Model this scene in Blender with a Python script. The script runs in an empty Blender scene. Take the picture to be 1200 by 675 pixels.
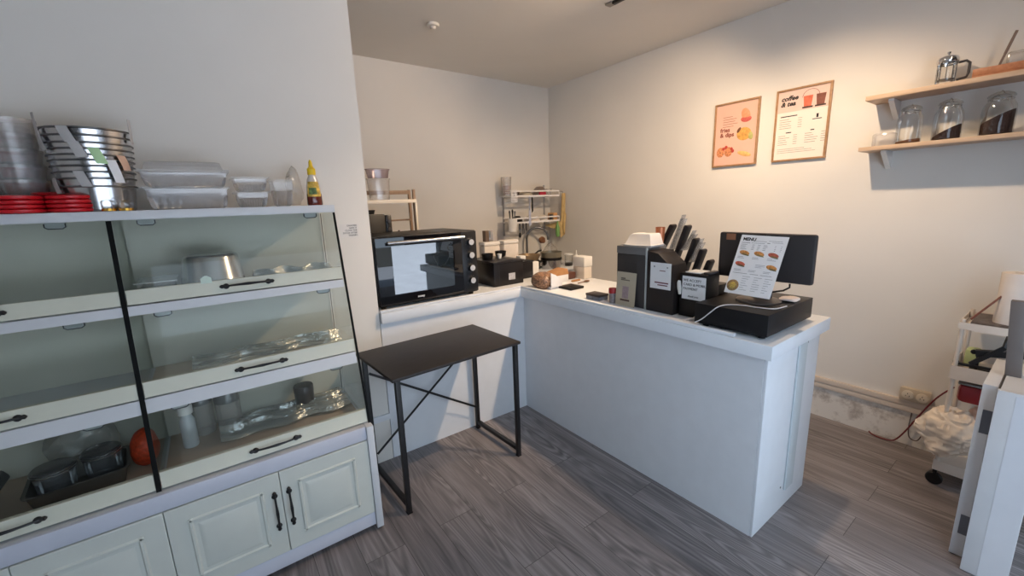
import bpy, bmesh, math, random
from mathutils import Vector, Matrix
random.seed(7)
R = math.radians
scene = bpy.context.scene
col = scene.collection

# ------------------------------------------------------------------ materials
def lin(c):
    c = c / 255.0
    return c / 12.92 if c <= 0.04045 else ((c + 0.055) / 1.055) ** 2.4
def rgb(r, g, b): return (lin(r), lin(g), lin(b), 1.0)
MATS = {}
def M(name, c, rough=0.5, metal=0.0, var=0.05, scale=12.0, bump=0.0, spec=0.5, coat=0.0):
    if name in MATS: return MATS[name]
    m = bpy.data.materials.new(name); m.use_nodes = True
    nt = m.node_tree; N = nt.nodes; L = nt.links
    b = N['Principled BSDF']
    b.inputs['Roughness'].default_value = rough
    b.inputs['Metallic'].default_value = metal
    b.inputs['Specular IOR Level'].default_value = spec
    b.inputs['Coat Weight'].default_value = coat
    base = rgb(*c)
    tc = N.new('ShaderNodeTexCoord')
    no = N.new('ShaderNodeTexNoise'); no.inputs['Scale'].default_value = scale
    no.inputs['Detail'].default_value = 4
    L.new(tc.outputs['Object'], no.inputs['Vector'])
    rp = N.new('ShaderNodeValToRGB')
    rp.color_ramp.elements[0].position = 0.3; rp.color_ramp.elements[1].position = 0.7
    rp.color_ramp.elements[0].color = tuple(x * (1 - var) for x in base[:3]) + (1,)
    rp.color_ramp.elements[1].color = tuple(min(1, x * (1 + var)) for x in base[:3]) + (1,)
    L.new(no.outputs['Fac'], rp.inputs['Fac']); L.new(rp.outputs['Color'], b.inputs['Base Color'])
    if bump:
        bp = N.new('ShaderNodeBump'); bp.inputs['Strength'].default_value = bump
        bp.inputs['Distance'].default_value = 0.01
        L.new(no.outputs['Fac'], bp.inputs['Height']); L.new(bp.outputs['Normal'], b.inputs['Normal'])
    MATS[name] = m
    return m
def CLEAR(name, tint=(1, 1, 1), rough=0.02, lo=0.03, hi=0.6, haze=0.0, hazecol=(230, 232, 235), bump=0.0, scale=40):
    """clear glass or plastic: transparent body, fresnel gloss, a little milky diffuse"""
    if name in MATS: return MATS[name]
    m = bpy.data.materials.new(name); m.use_nodes = True
    nt = m.node_tree; N = nt.nodes; L = nt.links
    N.remove(N['Principled BSDF']); out = N['Material Output']
    tr = N.new('ShaderNodeBsdfTransparent'); tr.inputs['Color'].default_value = (*tint, 1)
    gl = N.new('ShaderNodeBsdfGlossy'); gl.inputs['Roughness'].default_value = rough
    lw = N.new('ShaderNodeLayerWeight'); lw.inputs['Blend'].default_value = 0.35
    mr = N.new('ShaderNodeMapRange'); mr.inputs['To Min'].default_value = lo; mr.inputs['To Max'].default_value = hi
    L.new(lw.outputs['Fresnel'], mr.inputs['Value'])
    mx = N.new('ShaderNodeMixShader'); L.new(mr.outputs['Result'], mx.inputs['Fac'])
    if haze:
        df = N.new('ShaderNodeBsdfDiffuse'); df.inputs['Color'].default_value = rgb(*hazecol)
        m2 = N.new('ShaderNodeMixShader'); m2.inputs['Fac'].default_value = haze
        L.new(tr.outputs[0], m2.inputs[1]); L.new(df.outputs[0], m2.inputs[2]); L.new(m2.outputs[0], mx.inputs[1])
    else:
        L.new(tr.outputs[0], mx.inputs[1])
    L.new(gl.outputs[0], mx.inputs[2]); L.new(mx.outputs[0], out.inputs['Surface'])
    if bump:
        tc = N.new('ShaderNodeTexCoord'); no = N.new('ShaderNodeTexNoise'); no.inputs['Scale'].default_value = scale
        L.new(tc.outputs['Object'], no.inputs['Vector'])
        bp = N.new('ShaderNodeBump'); bp.inputs['Strength'].default_value = bump; bp.inputs['Distance'].default_value = 0.01
        L.new(no.outputs['Fac'], bp.inputs['Height']); L.new(bp.outputs['Normal'], gl.inputs['Normal'])
    MATS[name] = m
    return m

def floor_material():
    m = bpy.data.materials.new('grey_wood_vinyl'); m.use_nodes = True
    N = m.node_tree.nodes; L = m.node_tree.links; b = N['Principled BSDF']
    b.inputs['Roughness'].default_value = 0.42
    tc = N.new('ShaderNodeTexCoord')
    mp = N.new('ShaderNodeMapping'); mp.inputs['Rotation'].default_value = (0, 0, R(90))
    L.new(tc.outputs['Object'], mp.inputs['Vector'])
    br = N.new('ShaderNodeTexBrick')
    br.inputs['Scale'].default_value = 1.0; br.inputs['Brick Width'].default_value = 1.22
    br.inputs['Row Height'].default_value = 0.18; br.inputs['Mortar Size'].default_value = 0.0012
    br.inputs['Mortar Smooth'].default_value = 0.3
    br.inputs['Color1'].default_value = (0.15, 0.15, 0.15, 1); br.inputs['Color2'].default_value = (0.85, 0.85, 0.85, 1)
    br.inputs['Mortar'].default_value = (0, 0, 0, 1); br.offset = 0.37
    L.new(mp.outputs['Vector'], br.inputs['Vector'])
    # wood grain along Y, shifted from plank to plank: broad streaks, fine pores and cathedral rings
    sh = N.new('ShaderNodeVectorMath'); sh.operation = 'MULTIPLY_ADD'
    sh.inputs[1].default_value = (7.3, 3.1, 5.0)
    L.new(br.outputs['Color'], sh.inputs[0]); L.new(tc.outputs['Object'], sh.inputs[2])
    def noise_(sx, sy, detail, rough=.5):
        mp_ = N.new('ShaderNodeMapping'); mp_.inputs['Scale'].default_value = (sx, sy, 1); L.new(sh.outputs[0], mp_.inputs['Vector'])
        n_ = N.new('ShaderNodeTexNoise'); n_.inputs['Scale'].default_value = 1; n_.inputs['Detail'].default_value = detail
        n_.inputs['Roughness'].default_value = rough; L.new(mp_.outputs['Vector'], n_.inputs['Vector']); return n_.outputs['Fac']
    def math_(op, x, y=None, z=None):
        m_ = N.new('ShaderNodeMath'); m_.operation = op
        for i, v in enumerate((x, y, z)):
            if v is None: continue
            if isinstance(v, (int, float)): m_.inputs[i].default_value = v
            else: L.new(v, m_.inputs[i])
        return m_.outputs[0]
    broad = noise_(13, .7, 3, .6); fine = noise_(170, 5.0, 3, .6); mid = noise_(45, 2.2, 3, .6)
    rings = math_('SINE', math_('MULTIPLY', noise_(7, .75, 1.5, .4), 150))
    mask = math_('MULTIPLY', math_('SUBTRACT', noise_(5, .9, 2), .35), .34)
    v = math_('MULTIPLY_ADD', rings, mask, math_('MULTIPLY', broad, .48))
    v = math_('MULTIPLY_ADD', fine, .20, v); v = math_('MULTIPLY_ADD', mid, .30, v)
    v = math_('MULTIPLY_ADD', br.outputs['Color'], .09, math_('SUBTRACT', v, .03))
    rp = N.new('ShaderNodeValToRGB'); e = rp.color_ramp.elements
    e[0].position = 0.30; e[0].color = rgb(88, 83, 84); e[1].position = 0.74; e[1].color = rgb(164, 156, 155)
    k = e.new(0.52); k.color = rgb(126, 119, 119)
    L.new(v, rp.inputs['Fac'])
    n1_out = mid
    mx = N.new('ShaderNodeMix'); mx.data_type = 'RGBA'; mx.blend_type = 'MULTIPLY'
    L.new(rp.outputs['Color'], mx.inputs['A']); mx.inputs['B'].default_value = rgb(120, 115, 112)
    L.new(br.outputs['Fac'], mx.inputs['Factor']); L.new(mx.outputs['Result'], b.inputs['Base Color'])
    bp = N.new('ShaderNodeBump'); bp.inputs['Strength'].default_value = 0.12; bp.inputs['Distance'].default_value = 0.004
    L.new(n1_out, bp.inputs['Height']); L.new(bp.outputs['Normal'], b.inputs['Normal'])
    return m
def wall_material(name, c, scuff=False):
    m = bpy.data.materials.new(name); m.use_nodes = True
    N = m.node_tree.nodes; L = m.node_tree.links; b = N['Principled BSDF']
    b.inputs['Roughness'].default_value = 0.75; b.inputs['Specular IOR Level'].default_value = 0.25
    tc = N.new('ShaderNodeTexCoord'); no = N.new('ShaderNodeTexNoise'); no.inputs['Scale'].default_value = 3
    no.inputs['Detail'].default_value = 6; L.new(tc.outputs['Object'], no.inputs['Vector'])
    rp = N.new('ShaderNodeValToRGB'); e = rp.color_ramp.elements
    e[0].position = 0.3; e[1].position = 0.7
    base = rgb(*c)
    e[0].color = tuple(x * 0.97 for x in base[:3]) + (1,); e[1].color = base
    L.new(no.outputs['Fac'], rp.inputs['Fac'])
    last = rp.outputs['Color']
    if scuff:      # grubby stains on the plaster under the cable trunking
        n2 = N.new('ShaderNodeTexNoise'); n2.inputs['Scale'].default_value = 9; n2.inputs['Detail'].default_value = 7
        n2.inputs['Roughness'].default_value = 0.7; L.new(tc.outputs['Object'], n2.inputs['Vector'])
        r2 = N.new('ShaderNodeValToRGB'); r2.color_ramp.elements[0].position = 0.5; r2.color_ramp.elements[1].position = 0.68
        L.new(n2.outputs['Fac'], r2.inputs['Fac'])
        sx = N.new('ShaderNodeSeparateXYZ'); L.new(tc.outputs['Object'], sx.inputs[0])
        lt = N.new('ShaderNodeMath'); lt.operation = 'LESS_THAN'; lt.inputs[1].default_value = 0.22
        L.new(sx.outputs['Z'], lt.inputs[0])
        mu = N.new('ShaderNodeMath'); mu.operation = 'MULTIPLY'; L.new(r2.outputs['Color'], mu.inputs[0]); L.new(lt.outputs[0], mu.inputs[1])
        mu2 = N.new('ShaderNodeMath'); mu2.operation = 'MULTIPLY'; mu2.inputs[1].default_value = 0.6; L.new(mu.outputs[0], mu2.inputs[0])
        mx = N.new('ShaderNodeMix'); mx.data_type = 'RGBA'; L.new(mu2.outputs[0], mx.inputs['Factor'])
        L.new(last, mx.inputs['A']); mx.inputs['B'].default_value = rgb(128, 112, 102); last = mx.outputs['Result']
    L.new(last, b.inputs['Base Color'])
    bp = N.new('ShaderNodeBump'); bp.inputs['Strength'].default_value = 0.05; bp.inputs['Distance'].default_value = 0.01
    L.new(no.outputs['Fac'], bp.inputs['Height']); L.new(bp.outputs['Normal'], b.inputs['Normal'])
    return m
def wood_material(name, c1, c2, axis=(30, 3, 30), rough=0.5):
    m = bpy.data.materials.new(name); m.use_nodes = True
    N = m.node_tree.nodes; L = m.node_tree.links; b = N['Principled BSDF']; b.inputs['Roughness'].default_value = rough
    tc = N.new('ShaderNodeTexCoord'); mp = N.new('ShaderNodeMapping'); mp.inputs['Scale'].default_value = axis
    L.new(tc.outputs['Object'], mp.inputs['Vector'])
    no = N.new('ShaderNodeTexNoise'); no.inputs['Scale'].default_value = 2; no.inputs['Detail'].default_value = 6
    L.new(mp.outputs['Vector'], no.inputs['Vector'])
    rp = N.new('ShaderNodeValToRGB'); rp.color_ramp.elements[0].position = 0.3; rp.color_ramp.elements[1].position = 0.7
    rp.color_ramp.elements[0].color = rgb(*c1); rp.color_ramp.elements[1].color = rgb(*c2)
    L.new(no.outputs['Fac'], rp.inputs['Fac']); L.new(rp.outputs['Color'], b.inputs['Base Color'])
    return m

PAINT = M('white_paint', (222, 225, 230), 0.45, var=0.02)
CABWHITE = M('cabinet_white_foil', (206, 208, 212), 0.4, var=0.02)
CREAM = M('cream_foil', (208, 208, 192), 0.4, var=0.02)
DOORCREAM = M('door_cream_foil', (206, 209, 202), 0.42, var=0.02)
LINER = M('shelf_board', (206, 192, 178), 0.5, var=0.06)
BLACK = M('black_plastic', (18, 17, 19), 0.42, var=0.1, spec=0.35)
BLACKMETAL = M('black_powder_coat', (22, 22, 25), 0.45, var=0.08)
BLACKTOP = wood_material('black_ash_board', (32, 29, 30), (43, 39, 40), (6, 40, 6), 0.55)
DARKGREY = M('dark_grey_plastic', (58, 56, 60), 0.45, var=0.06)
MIDGREY = M('mid_grey_plastic', (120, 120, 122), 0.45)
LIGHTGREY = M('light_grey_plastic', (176, 180, 180), 0.4)
STEEL = M('brushed_steel', (198, 198, 200), 0.22, 1.0, var=0.05, scale=30)
DULLSTEEL = M('dull_steel', (128, 128, 130), 0.34, 1.0, var=0.1, scale=30)
CHROME = M('chrome', (220, 220, 222), 0.08, 1.0, var=0.02)
GREENEDGE = M('glass_edge', (8, 9, 9), 0.6, spec=0.15)
GLASS = CLEAR('cabinet_glass', (0.95, 0.965, 0.95), 0.0, 0.0, 0.30)
JARGLASS = CLEAR('jar_glass', (0.97, 0.98, 0.98), 0.02, 0.03, 0.6)
PLASTIC = CLEAR('clear_plastic', (0.96, 0.965, 0.975), 0.16, 0.05, 0.55, haze=0.15, hazecol=(242, 240, 242))
MILKY = CLEAR('milky_plastic', (0.95, 0.945, 0.94), 0.16, 0.06, 0.6, haze=0.2, hazecol=(240, 236, 236))
FILM = CLEAR('crinkled_film', (0.95, 0.97, 0.95), 0.22, 0.30, 0.95, haze=0.26, hazecol=(238, 246, 240), bump=0.6, scale=60)
BAGPLASTIC = CLEAR('thin_bag', (0.95, 0.94, 0.92), 0.25, 0.06, 0.4, haze=0.16)
RED = M('red_plastic', (200, 22, 34), 0.35, var=0.06)
PAPER = M('white_paper', (232, 233, 236), 0.6, var=0.02)
PAPERGREY = M('grey_paper', (188, 184, 182), 0.7)
KRAFT = M('kraft_card', (172, 126, 84), 0.75, var=0.1, scale=25)
INK = M('black_ink', (30, 28, 30), 0.6, var=0.0)
INKGREY = M('grey_ink', (128, 128, 134), 0.6, var=0.0)
BIRCH = wood_material('pale_wood', (182, 156, 132), (200, 174, 150), (30, 3, 30), 0.5)
FRAMEWOOD = wood_material('frame_wood', (150, 112, 78), (172, 134, 98), (20, 20, 20), 0.5)
WHITEPLASTIC = M('white_plastic', (232, 230, 226), 0.4, var=0.02)

# ------------------------------------------------------------------ mesh building
class MB:
    def __init__(s): s.bm = bmesh.new()
    def _xf(s, vs, mat):
        if mat is not None: bmesh.ops.transform(s.bm, matrix=mat, verts=vs)
    def box(s, x0, x1, y0, y1, z0, z1, bev=0.0, mat=None, seg=2):
        vs = [s.bm.verts.new((x, y, z)) for x in (x0, x1) for y in (y0, y1) for z in (z0, z1)]
        F = [(0, 1, 3, 2), (4, 6, 7, 5), (0, 4, 5, 1), (2, 3, 7, 6), (0, 2, 6, 4), (1, 5, 7, 3)]
        fs = [s.bm.faces.new([vs[i] for i in f]) for f in F]
        if bev:
            es = list({e for f in fs for e in f.edges})
            r = bmesh.ops.bevel(s.bm, geom=es, offset=bev, segments=seg, affect='EDGES', profile=0.5)
            vs = list({v for f in r['faces'] for v in f.verts} | {v for v in vs if v.is_valid})
        s._xf(vs, mat); return s
    def prism(s, poly, axis, a, b, bev=0.0, mat=None):
        def p(u, v, w): return {'X': (w, u, v), 'Y': (u, w, v), 'Z': (u, v, w)}[axis]
        A = [s.bm.verts.new(p(u, v, a)) for u, v in poly]; B = [s.bm.verts.new(p(u, v, b)) for u, v in poly]
        fs = [s.bm.faces.new(A[::-1]), s.bm.faces.new(B)]
        n = len(poly)
        for i in range(n): fs.append(s.bm.faces.new((A[i], A[(i + 1) % n], B[(i + 1) % n], B[i])))
        bmesh.ops.recalc_face_normals(s.bm, faces=fs)
        vs = A + B
        if bev:
            es = list({e for f in fs for e in f.edges})
            r = bmesh.ops.bevel(s.bm, geom=es, offset=bev, segments=2, affect='EDGES', profile=0.5)
            vs = list({v for f in r['faces'] for v in f.verts} | {v for v in vs if v.is_valid})
        s._xf(vs, mat); return s
    def lathe(s, prof, c=(0, 0, 0), seg=28, mat=None, cap=True, sx=1, sy=1):
        rings = []; vs = []
        for r, z in prof:
            ring = [s.bm.verts.new((c[0] + sx * r * math.cos(2 * math.pi * i / seg), c[1] + sy * r * math.sin(2 * math.pi * i / seg), c[2] + z)) for i in range(seg)]
            rings.append(ring); vs += ring
        for a, b in zip(rings, rings[1:]):
            for i in range(seg): s.bm.faces.new((a[i], a[(i + 1) % seg], b[(i + 1) % seg], b[i]))
        if cap:
            if prof[0][0] > 1e-4: s.bm.faces.new(rings[0][::-1])
            if prof[-1][0] > 1e-4: s.bm.faces.new(rings[-1])
        s._xf(vs, mat); return s
    def tube(s, pts, r, seg=10, closed=False, mat=None, rads=None):
        P = [Vector(p) for p in pts]; n = len(P); rings = []; up = None; allv = []
        for i, p in enumerate(P):
            if closed: d = (P[(i + 1) % n] - P[i - 1])
            else: d = P[min(i + 1, n - 1)] - P[max(i - 1, 0)]
            d.normalize()
            if up is None:
                up = Vector((0, 0, 1)) if abs(d.z) < 0.9 else Vector((1, 0, 0))
            u = (up - d * up.dot(d)).normalized(); w = d.cross(u); up = u
            rr = rads[i] if rads else r
            ring = [s.bm.verts.new(p + u * rr * math.cos(2 * math.pi * k / seg) + w * rr * math.sin(2 * math.pi * k / seg)) for k in range(seg)]
            rings.append(ring); allv += ring
        pairs = list(zip(rings, rings[1:])) + ([(rings[-1], rings[0])] if closed else [])
        for a, b in pairs:
            for k in range(seg): s.bm.faces.new((a[k], a[(k + 1) % seg], b[(k + 1) % seg], b[k]))
        if not closed:
            s.bm.faces.new(rings[0][::-1]); s.bm.faces.new(rings[-1])
        s._xf(allv, mat); return s
    def bar(s, p0, p1, w, h, bev=0.0):
        p0 = Vector(p0); p1 = Vector(p1); d = p1 - p0; l = d.length
        q = d.to_track_quat('X', 'Z').to_matrix().to_4x4()
        return s.box(0, l, -w / 2, w / 2, -h / 2, h / 2, bev, Matrix.Translation(p0) @ q)
    def sph(s, c, r, seg=20, mat=None):
        if not isinstance(r, (tuple, list)): r = (r, r, r)
        n = seg // 2
        prof = [(max(1e-5, math.sin(math.pi * i / n)), -math.cos(math.pi * i / n)) for i in range(n + 1)]
        m4 = Matrix.Translation(c) @ Matrix.Diagonal((r[0], r[1], r[2], 1))
        return s.lathe(prof, (0, 0, 0), seg, (mat @ m4) if mat is not None else m4)
    def grid(s, f, nu, nv, thick=0.0):
        g = [[s.bm.verts.new(f(i / nu, j / nv)) for j in range(nv + 1)] for i in range(nu + 1)]
        fs = []
        for i in range(nu):
            for j in range(nv): fs.append(s.bm.faces.new((g[i][j], g[i + 1][j], g[i + 1][j + 1], g[i][j + 1])))
        if thick:
            bmesh.ops.recalc_face_normals(s.bm, faces=fs)
            bmesh.ops.solidify(s.bm, geom=fs, thickness=thick)
        return s
    def plate(s, o, ux, uy, poly, t):
        """flat plate: 2-D outline in the plane (o, ux, uy), thickness t along ux x uy"""
        o = Vector(o); ux = Vector(ux).normalized(); uy = Vector(uy).normalized(); n = ux.cross(uy)
        m4 = Matrix((ux, uy, n)).transposed().to_4x4(); m4.translation = o
        return s.prism(poly, 'Z', 0, t, 0, m4)

OFF = {}
def root_off(o):
    while o is not None:
        if o.name in OFF: return OFF[o.name]
        o = o.parent
    return Vector((0, 0, 0))
def build(name, mb, mat, parent=None, angle=38, flat=False):
    bm = mb.bm
    off = root_off(parent)
    if off.length: bmesh.ops.translate(bm, verts=bm.verts, vec=-off)
    bmesh.ops.recalc_face_normals(bm, faces=bm.faces)
    ca = math.radians(angle)
    for f in bm.faces: f.smooth = not flat
    for e in bm.edges:
        if len(e.link_faces) == 2 and e.calc_face_angle(0) > ca: e.smooth = False
    me = bpy.data.meshes.new(name); bm.to_mesh(me); bm.free()
    o = bpy.data.objects.new(name, me); me.materials.append(mat); col.objects.link(o)
    if parent is not None: o.parent = parent
    return o
def tag(o, label, cat, group=None):
    o['label'] = label; o['category'] = cat
    if group: o['group'] = group
    return o
def thing(name, label, cat, loc=(0, 0, 0), rz=0.0, group=None, world=True):
    """an Empty at the base of a thing; with world=True its parts are given in room coordinates"""
    o = bpy.data.objects.new(name, None); col.objects.link(o); o.empty_display_size = 0.05
    o.location = loc; o.rotation_euler = (0, 0, rz)
    tag(o, label, cat, group)
    OFF[o.name] = Vector(loc) if world else Vector((0, 0, 0))
    return o
def solo(name, mb, mat, label, cat, loc=None, group=None, **k):
    """a thing that is one mesh; the origin goes to loc (room coordinates)"""
    if loc is not None: bmesh.ops.translate(mb.bm, verts=mb.bm.verts, vec=-Vector(loc))
    o = build(name, mb, mat, None, **k)
    if loc is not None: o.location = loc
    return tag(o, label, cat, group)
def struct(name, mb, mat, parent=None):
    o = build(name, mb, mat, parent)
    if parent is None: o['kind'] = 'structure'
    return o
def copy_tree(o, parent=None):
    c = o.copy(); col.objects.link(c)
    if parent is not None: c.parent = parent
    for ch in [x for x in bpy.data.objects if x.parent == o]: copy_tree(ch, c)
    return c
def repeat(o, label, loc, rz=None):
    c = copy_tree(o); c['label'] = label; c.location = loc
    if rz is not None: c.rotation_euler = (0, 0, rz)
    return c
def lettering(name, s, size, mat, parent, o, ux, uy, align='LEFT', depth=0.0006, shear=0.0, bold=0.0, space=1.0):
    """raised letters lying in the plane (o, ux, uy), as one mesh"""
    cu = bpy.data.curves.new('lettering', 'FONT'); cu.body = s; cu.size = size; cu.extrude = depth; cu.align_x = align
    cu.shear = shear; cu.offset = bold; cu.space_line = space; cu.resolution_u = 2
    t = bpy.data.objects.new('lettering', cu); col.objects.link(t)
    dg = bpy.context.evaluated_depsgraph_get()
    me = bpy.data.meshes.new_from_object(t.evaluated_get(dg))
    bpy.data.objects.remove(t); bpy.data.curves.remove(cu)
    ux = Vector(ux).normalized(); uy = Vector(uy).normalized(); n = ux.cross(uy)
    m4 = Matrix((ux, uy, n)).transposed().to_4x4(); m4.translation = Vector(o) - root_off(parent)
    me.transform(m4); me.name = name
    ob = bpy.data.objects.new(name, me); me.materials.clear(); me.materials.append(mat); col.objects.link(ob)
    ob.parent = parent
    return ob
SKY, SUN, EXPO, OX, OR, OZ, S1, S2, S3, S4, S5 = 3.0, 24.0, 0.28, -0.45, 1.72, 2.3, 72, 13, 66, 112, 40   # daylight, the doorway and the lamps
# ------------------------------------------------------------------ the room
XR, YB, ZT, YW = 3.309, 3.75, 2.79, 2.372
WALL = wall_material('wall_paint', (226, 222, 216)); WALLR = wall_material('wall_paint_scuffed', (226, 222, 216), True)
CEIL = wall_material('ceiling_paint', (228, 221, 211))
def sbox(name, mat, *b): return struct(name, MB().box(*b), mat)
sbox('floor', floor_material(), -1.7, XR + .1, -0.75, YB + .1, -0.06, 0)
sbox('ceiling', CEIL, -1.7, XR + .1, -0.75, YB + .1, ZT, ZT + .08)
sbox('wall_right', WALLR, XR, XR + .1, -0.65, YB, 0, ZT)
sbox('wall_back', WALL, -1.6, XR + .1, YB, YB + .1, 0, ZT)
sbox('wall_left', WALL, -1.6, 0.748, YW, YW + .12, 0, ZT)            # partition behind the display cabinet
sbox('wall_outer', WALL, -1.7, -1.6, -0.65, YB + .1, 0, ZT)
mb = MB().box(-1.7, OX, -0.75, -0.65, 0, ZT).box(2.66, XR + .1, -0.75, -0.65, 0, ZT).box(OX, OR, -0.75, -0.65, OZ, ZT).box(OR, 1.96, -0.75, -0.65, 0, ZT).box(1.96, 2.66, -0.75, -0.65, 1.16, ZT)
struct('wall_front', mb, wall_material('front_paint', (120, 122, 124)))                                       # unseen shop front, openings shaped for the daylight and the oven's reflection
PAVE = M('pavement_concrete', (160, 168, 180), 0.8, var=0.1, scale=3)
sbox('pavement', PAVE, -14, 18, -14, -0.751, -0.12, -0.03)
sbox('wall_street', wall_material('street_wall_render', (92, 94, 92)), -14, 18, -14.4, -14.001, -0.12, 4.2)       # unseen building across the street, added to block the low sky
# cable trunking on the right wall and on the partition
mb = MB().box(XR - .02, XR - .0005, -0.6, YB - .62, 0.255, 0.292, .003).box(XR - .016, XR - .0005, -0.6, YB - .62, 0.217, 0.253, .003)
struct('trim_1', mb, M('trunking', (214, 200, 186), 0.5, var=0.02))
struct('trim_2', MB().box(0.51, 0.75, YW - .014, YW - .0005, 0.272, 0.31, .002), PAINT)

# ------------------------------------------------------------------ counter
c = thing('serving_counter', 'large white L-shaped serving counter carrying the oven and the till', 'counter', (1.82, .70, 0))
mb = MB().box(1.822, 2.40, .715, 2.98, 0, .88)
mb.box(.752, 1.8215, 2.372, 2.98, 0, .88)
build('base', mb, PAINT, c)
mb = MB()
mb.prism([(1.775, .672), (2.425, .672), (2.425, 3.0), (.752, 3.0), (.752, 2.343), (1.775, 2.343)], 'Z', .881, .945, .003)
build('countertop', mb, PAINT, c)
mb = MB().prism([(1.781, .832), (1.806, .832), (1.806, 2.374), (.752, 2.374), (.752, 2.349), (1.781, 2.349)], 'Z', .9455, .961, .002)
build('raised_lip', mb, PAINT, c)
p = build('end_panel', MB().box(1.824, 2.401, .702, .7145, 0, .88, .001), PAINT, c)
q = build('cover_strip', MB().box(2.135, 2.225, .692, .7015, .10, .87, .003), M('cover_strip_white', (196, 204, 208), 0.4, var=.02), p)  # strip tone darkened to stand in for its shadow gap
for z in (.13, .85): build('screw', MB().lathe([(.005, 0), (.005, .002)], (0, 0, 0), 10, Matrix.Translation((2.25 if z > .5 else 2.10, .7017, z)) @ Matrix.Rotation(R(90), 4, 'X')), MIDGREY, p)


# ------------------------------------------------------------------ display cabinet
cab = thing('display_cabinet', 'tall cream bakery display cabinet with sloping glass flaps against the left wall', 'cabinet', (-.27, 1.84, 0))
X0, X1, XD = -1.03, .498, -.277
YBK = 2.352
def yf(z): return 1.88 + (z - .57) * .21
def slab(xa, xb, za, zb, t0, t1):
    """a board lying in the sloping front plane, t0..t1 behind its face"""
    return MB().prism([(yf(za) + t0, za), (yf(zb) + t0, zb), (yf(zb) + t1, zb), (yf(za) + t1, za)], 'X', xa, xb)
build('top_board', MB().box(X0, X1, yf(1.56) - .02, YBK + .015, 1.538, 1.571, .002), CABWHITE, cab)
build('back_panel', MB().box(X0, X1 - .012, YBK, YBK + .015, .10, 1.537), M('cabinet_back', (208, 207, 196), 0.5, var=0.02), cab)
for za, zb in ((1.193, 1.227), (.838, .889)):
    mb = MB().prism([(yf(za), za), (yf(zb), zb), (YBK - .001, zb), (YBK - .001, za + .012), (yf(za) + .03, za + .012), (yf(za) + .03, za)], 'X', X0, X1 - .012)
    build('shelf', mb, CABWHITE, cab)
    build('shelf_liner', MB().box(XD + .012, X1 - .016, yf(zb) + .03, YBK - .006, zb + .0005, zb + .0025), LINER if zb < 1 else CABWHITE, cab)
prof = [(yf(.553), .553), (yf(1.537), 1.537), (YBK, 1.537), (YBK, .553)]
for x, nm in ((X1 - .008, 'side_panel'), (XD - .004, 'divider'), (X0, 'side_panel')):
    g = build(nm, MB().prism(prof, 'X', x, x + .008), GLASS, cab)
    build('edge_strip', MB().prism([(yf(.5535) - .003, .5535), (yf(1.5365) - .003, 1.5365), (yf(1.5365), 1.5365), (yf(.5535), .5535)], 'X', x - (.004 if nm == 'divider' else .001), x + (.011 if nm == 'divider' else .009)), GREENEDGE, g)
mb = MB().bar((X1 - .006, YBK - .004, .56), (X1 - .006, YBK - .004, 1.53), .006, .003)
build('seal', mb, DARKGREY, cab)
# base with doors
build('base_body', MB().box(X0, .466, 1.862, YBK + .014, .03, .552), CABWHITE, cab)
build('side_stile', MB().box(.468, .500, 1.836, YBK + .014, 0.012, .5525, .002), CABWHITE, cab)
build('apron', MB().box(X0, .467, 1.845, 1.861, .488, .553, .002), M('lavender_white_foil', (200, 203, 216), 0.4, var=0.02), cab)
build('plinth', MB().box(X0, .467, 1.848, 1.861, .03, .098, .002), M('lavender_white_foil', (200, 203, 216)), cab)
def bow_handle(p0, p1, nrm, parent):
    """black antique bow handle with a round foot at either end"""
    p0 = Vector(p0); p1 = Vector(p1); n = Vector(nrm).normalized(); d = (p1 - p0); l = d.length; d.normalize()
    mb = MB()
    pts = []; rr = []
    for i in range(13):
        t = i / 12
        pts.append(p0 + d * (l * t) + n * (.008 + .016 * math.sin(math.pi * t) ** .7)); rr.append(.0042 + .0018 * math.sin(math.pi * t) - .0012 * abs(math.sin(2 * math.pi * t)))
    mb.tube(pts, .005, 8, rads=rr)
    for p, sg in ((p0, -1), (p1, 1)):
        q = n.to_track_quat('Z', 'Y').to_matrix().to_4x4(); q.translation = p
        mb.lathe([(.011, .0004), (.0115, .004), (.007, .010), (.004, .012)], (0, 0, 0), 12, q)
        a = p + n * .006 + d * (sg * .004)
        mb.tube([a, a + d * sg * .012, a + d * sg * .018], .005, 8, rads=[.006, .008, .003])
    return build('handle', mb, BLACKMETAL, parent)
doors = [(-1.03, -.6535), (-.6515, -.278), (-.276, .0965), (.0985, .466)]
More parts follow.
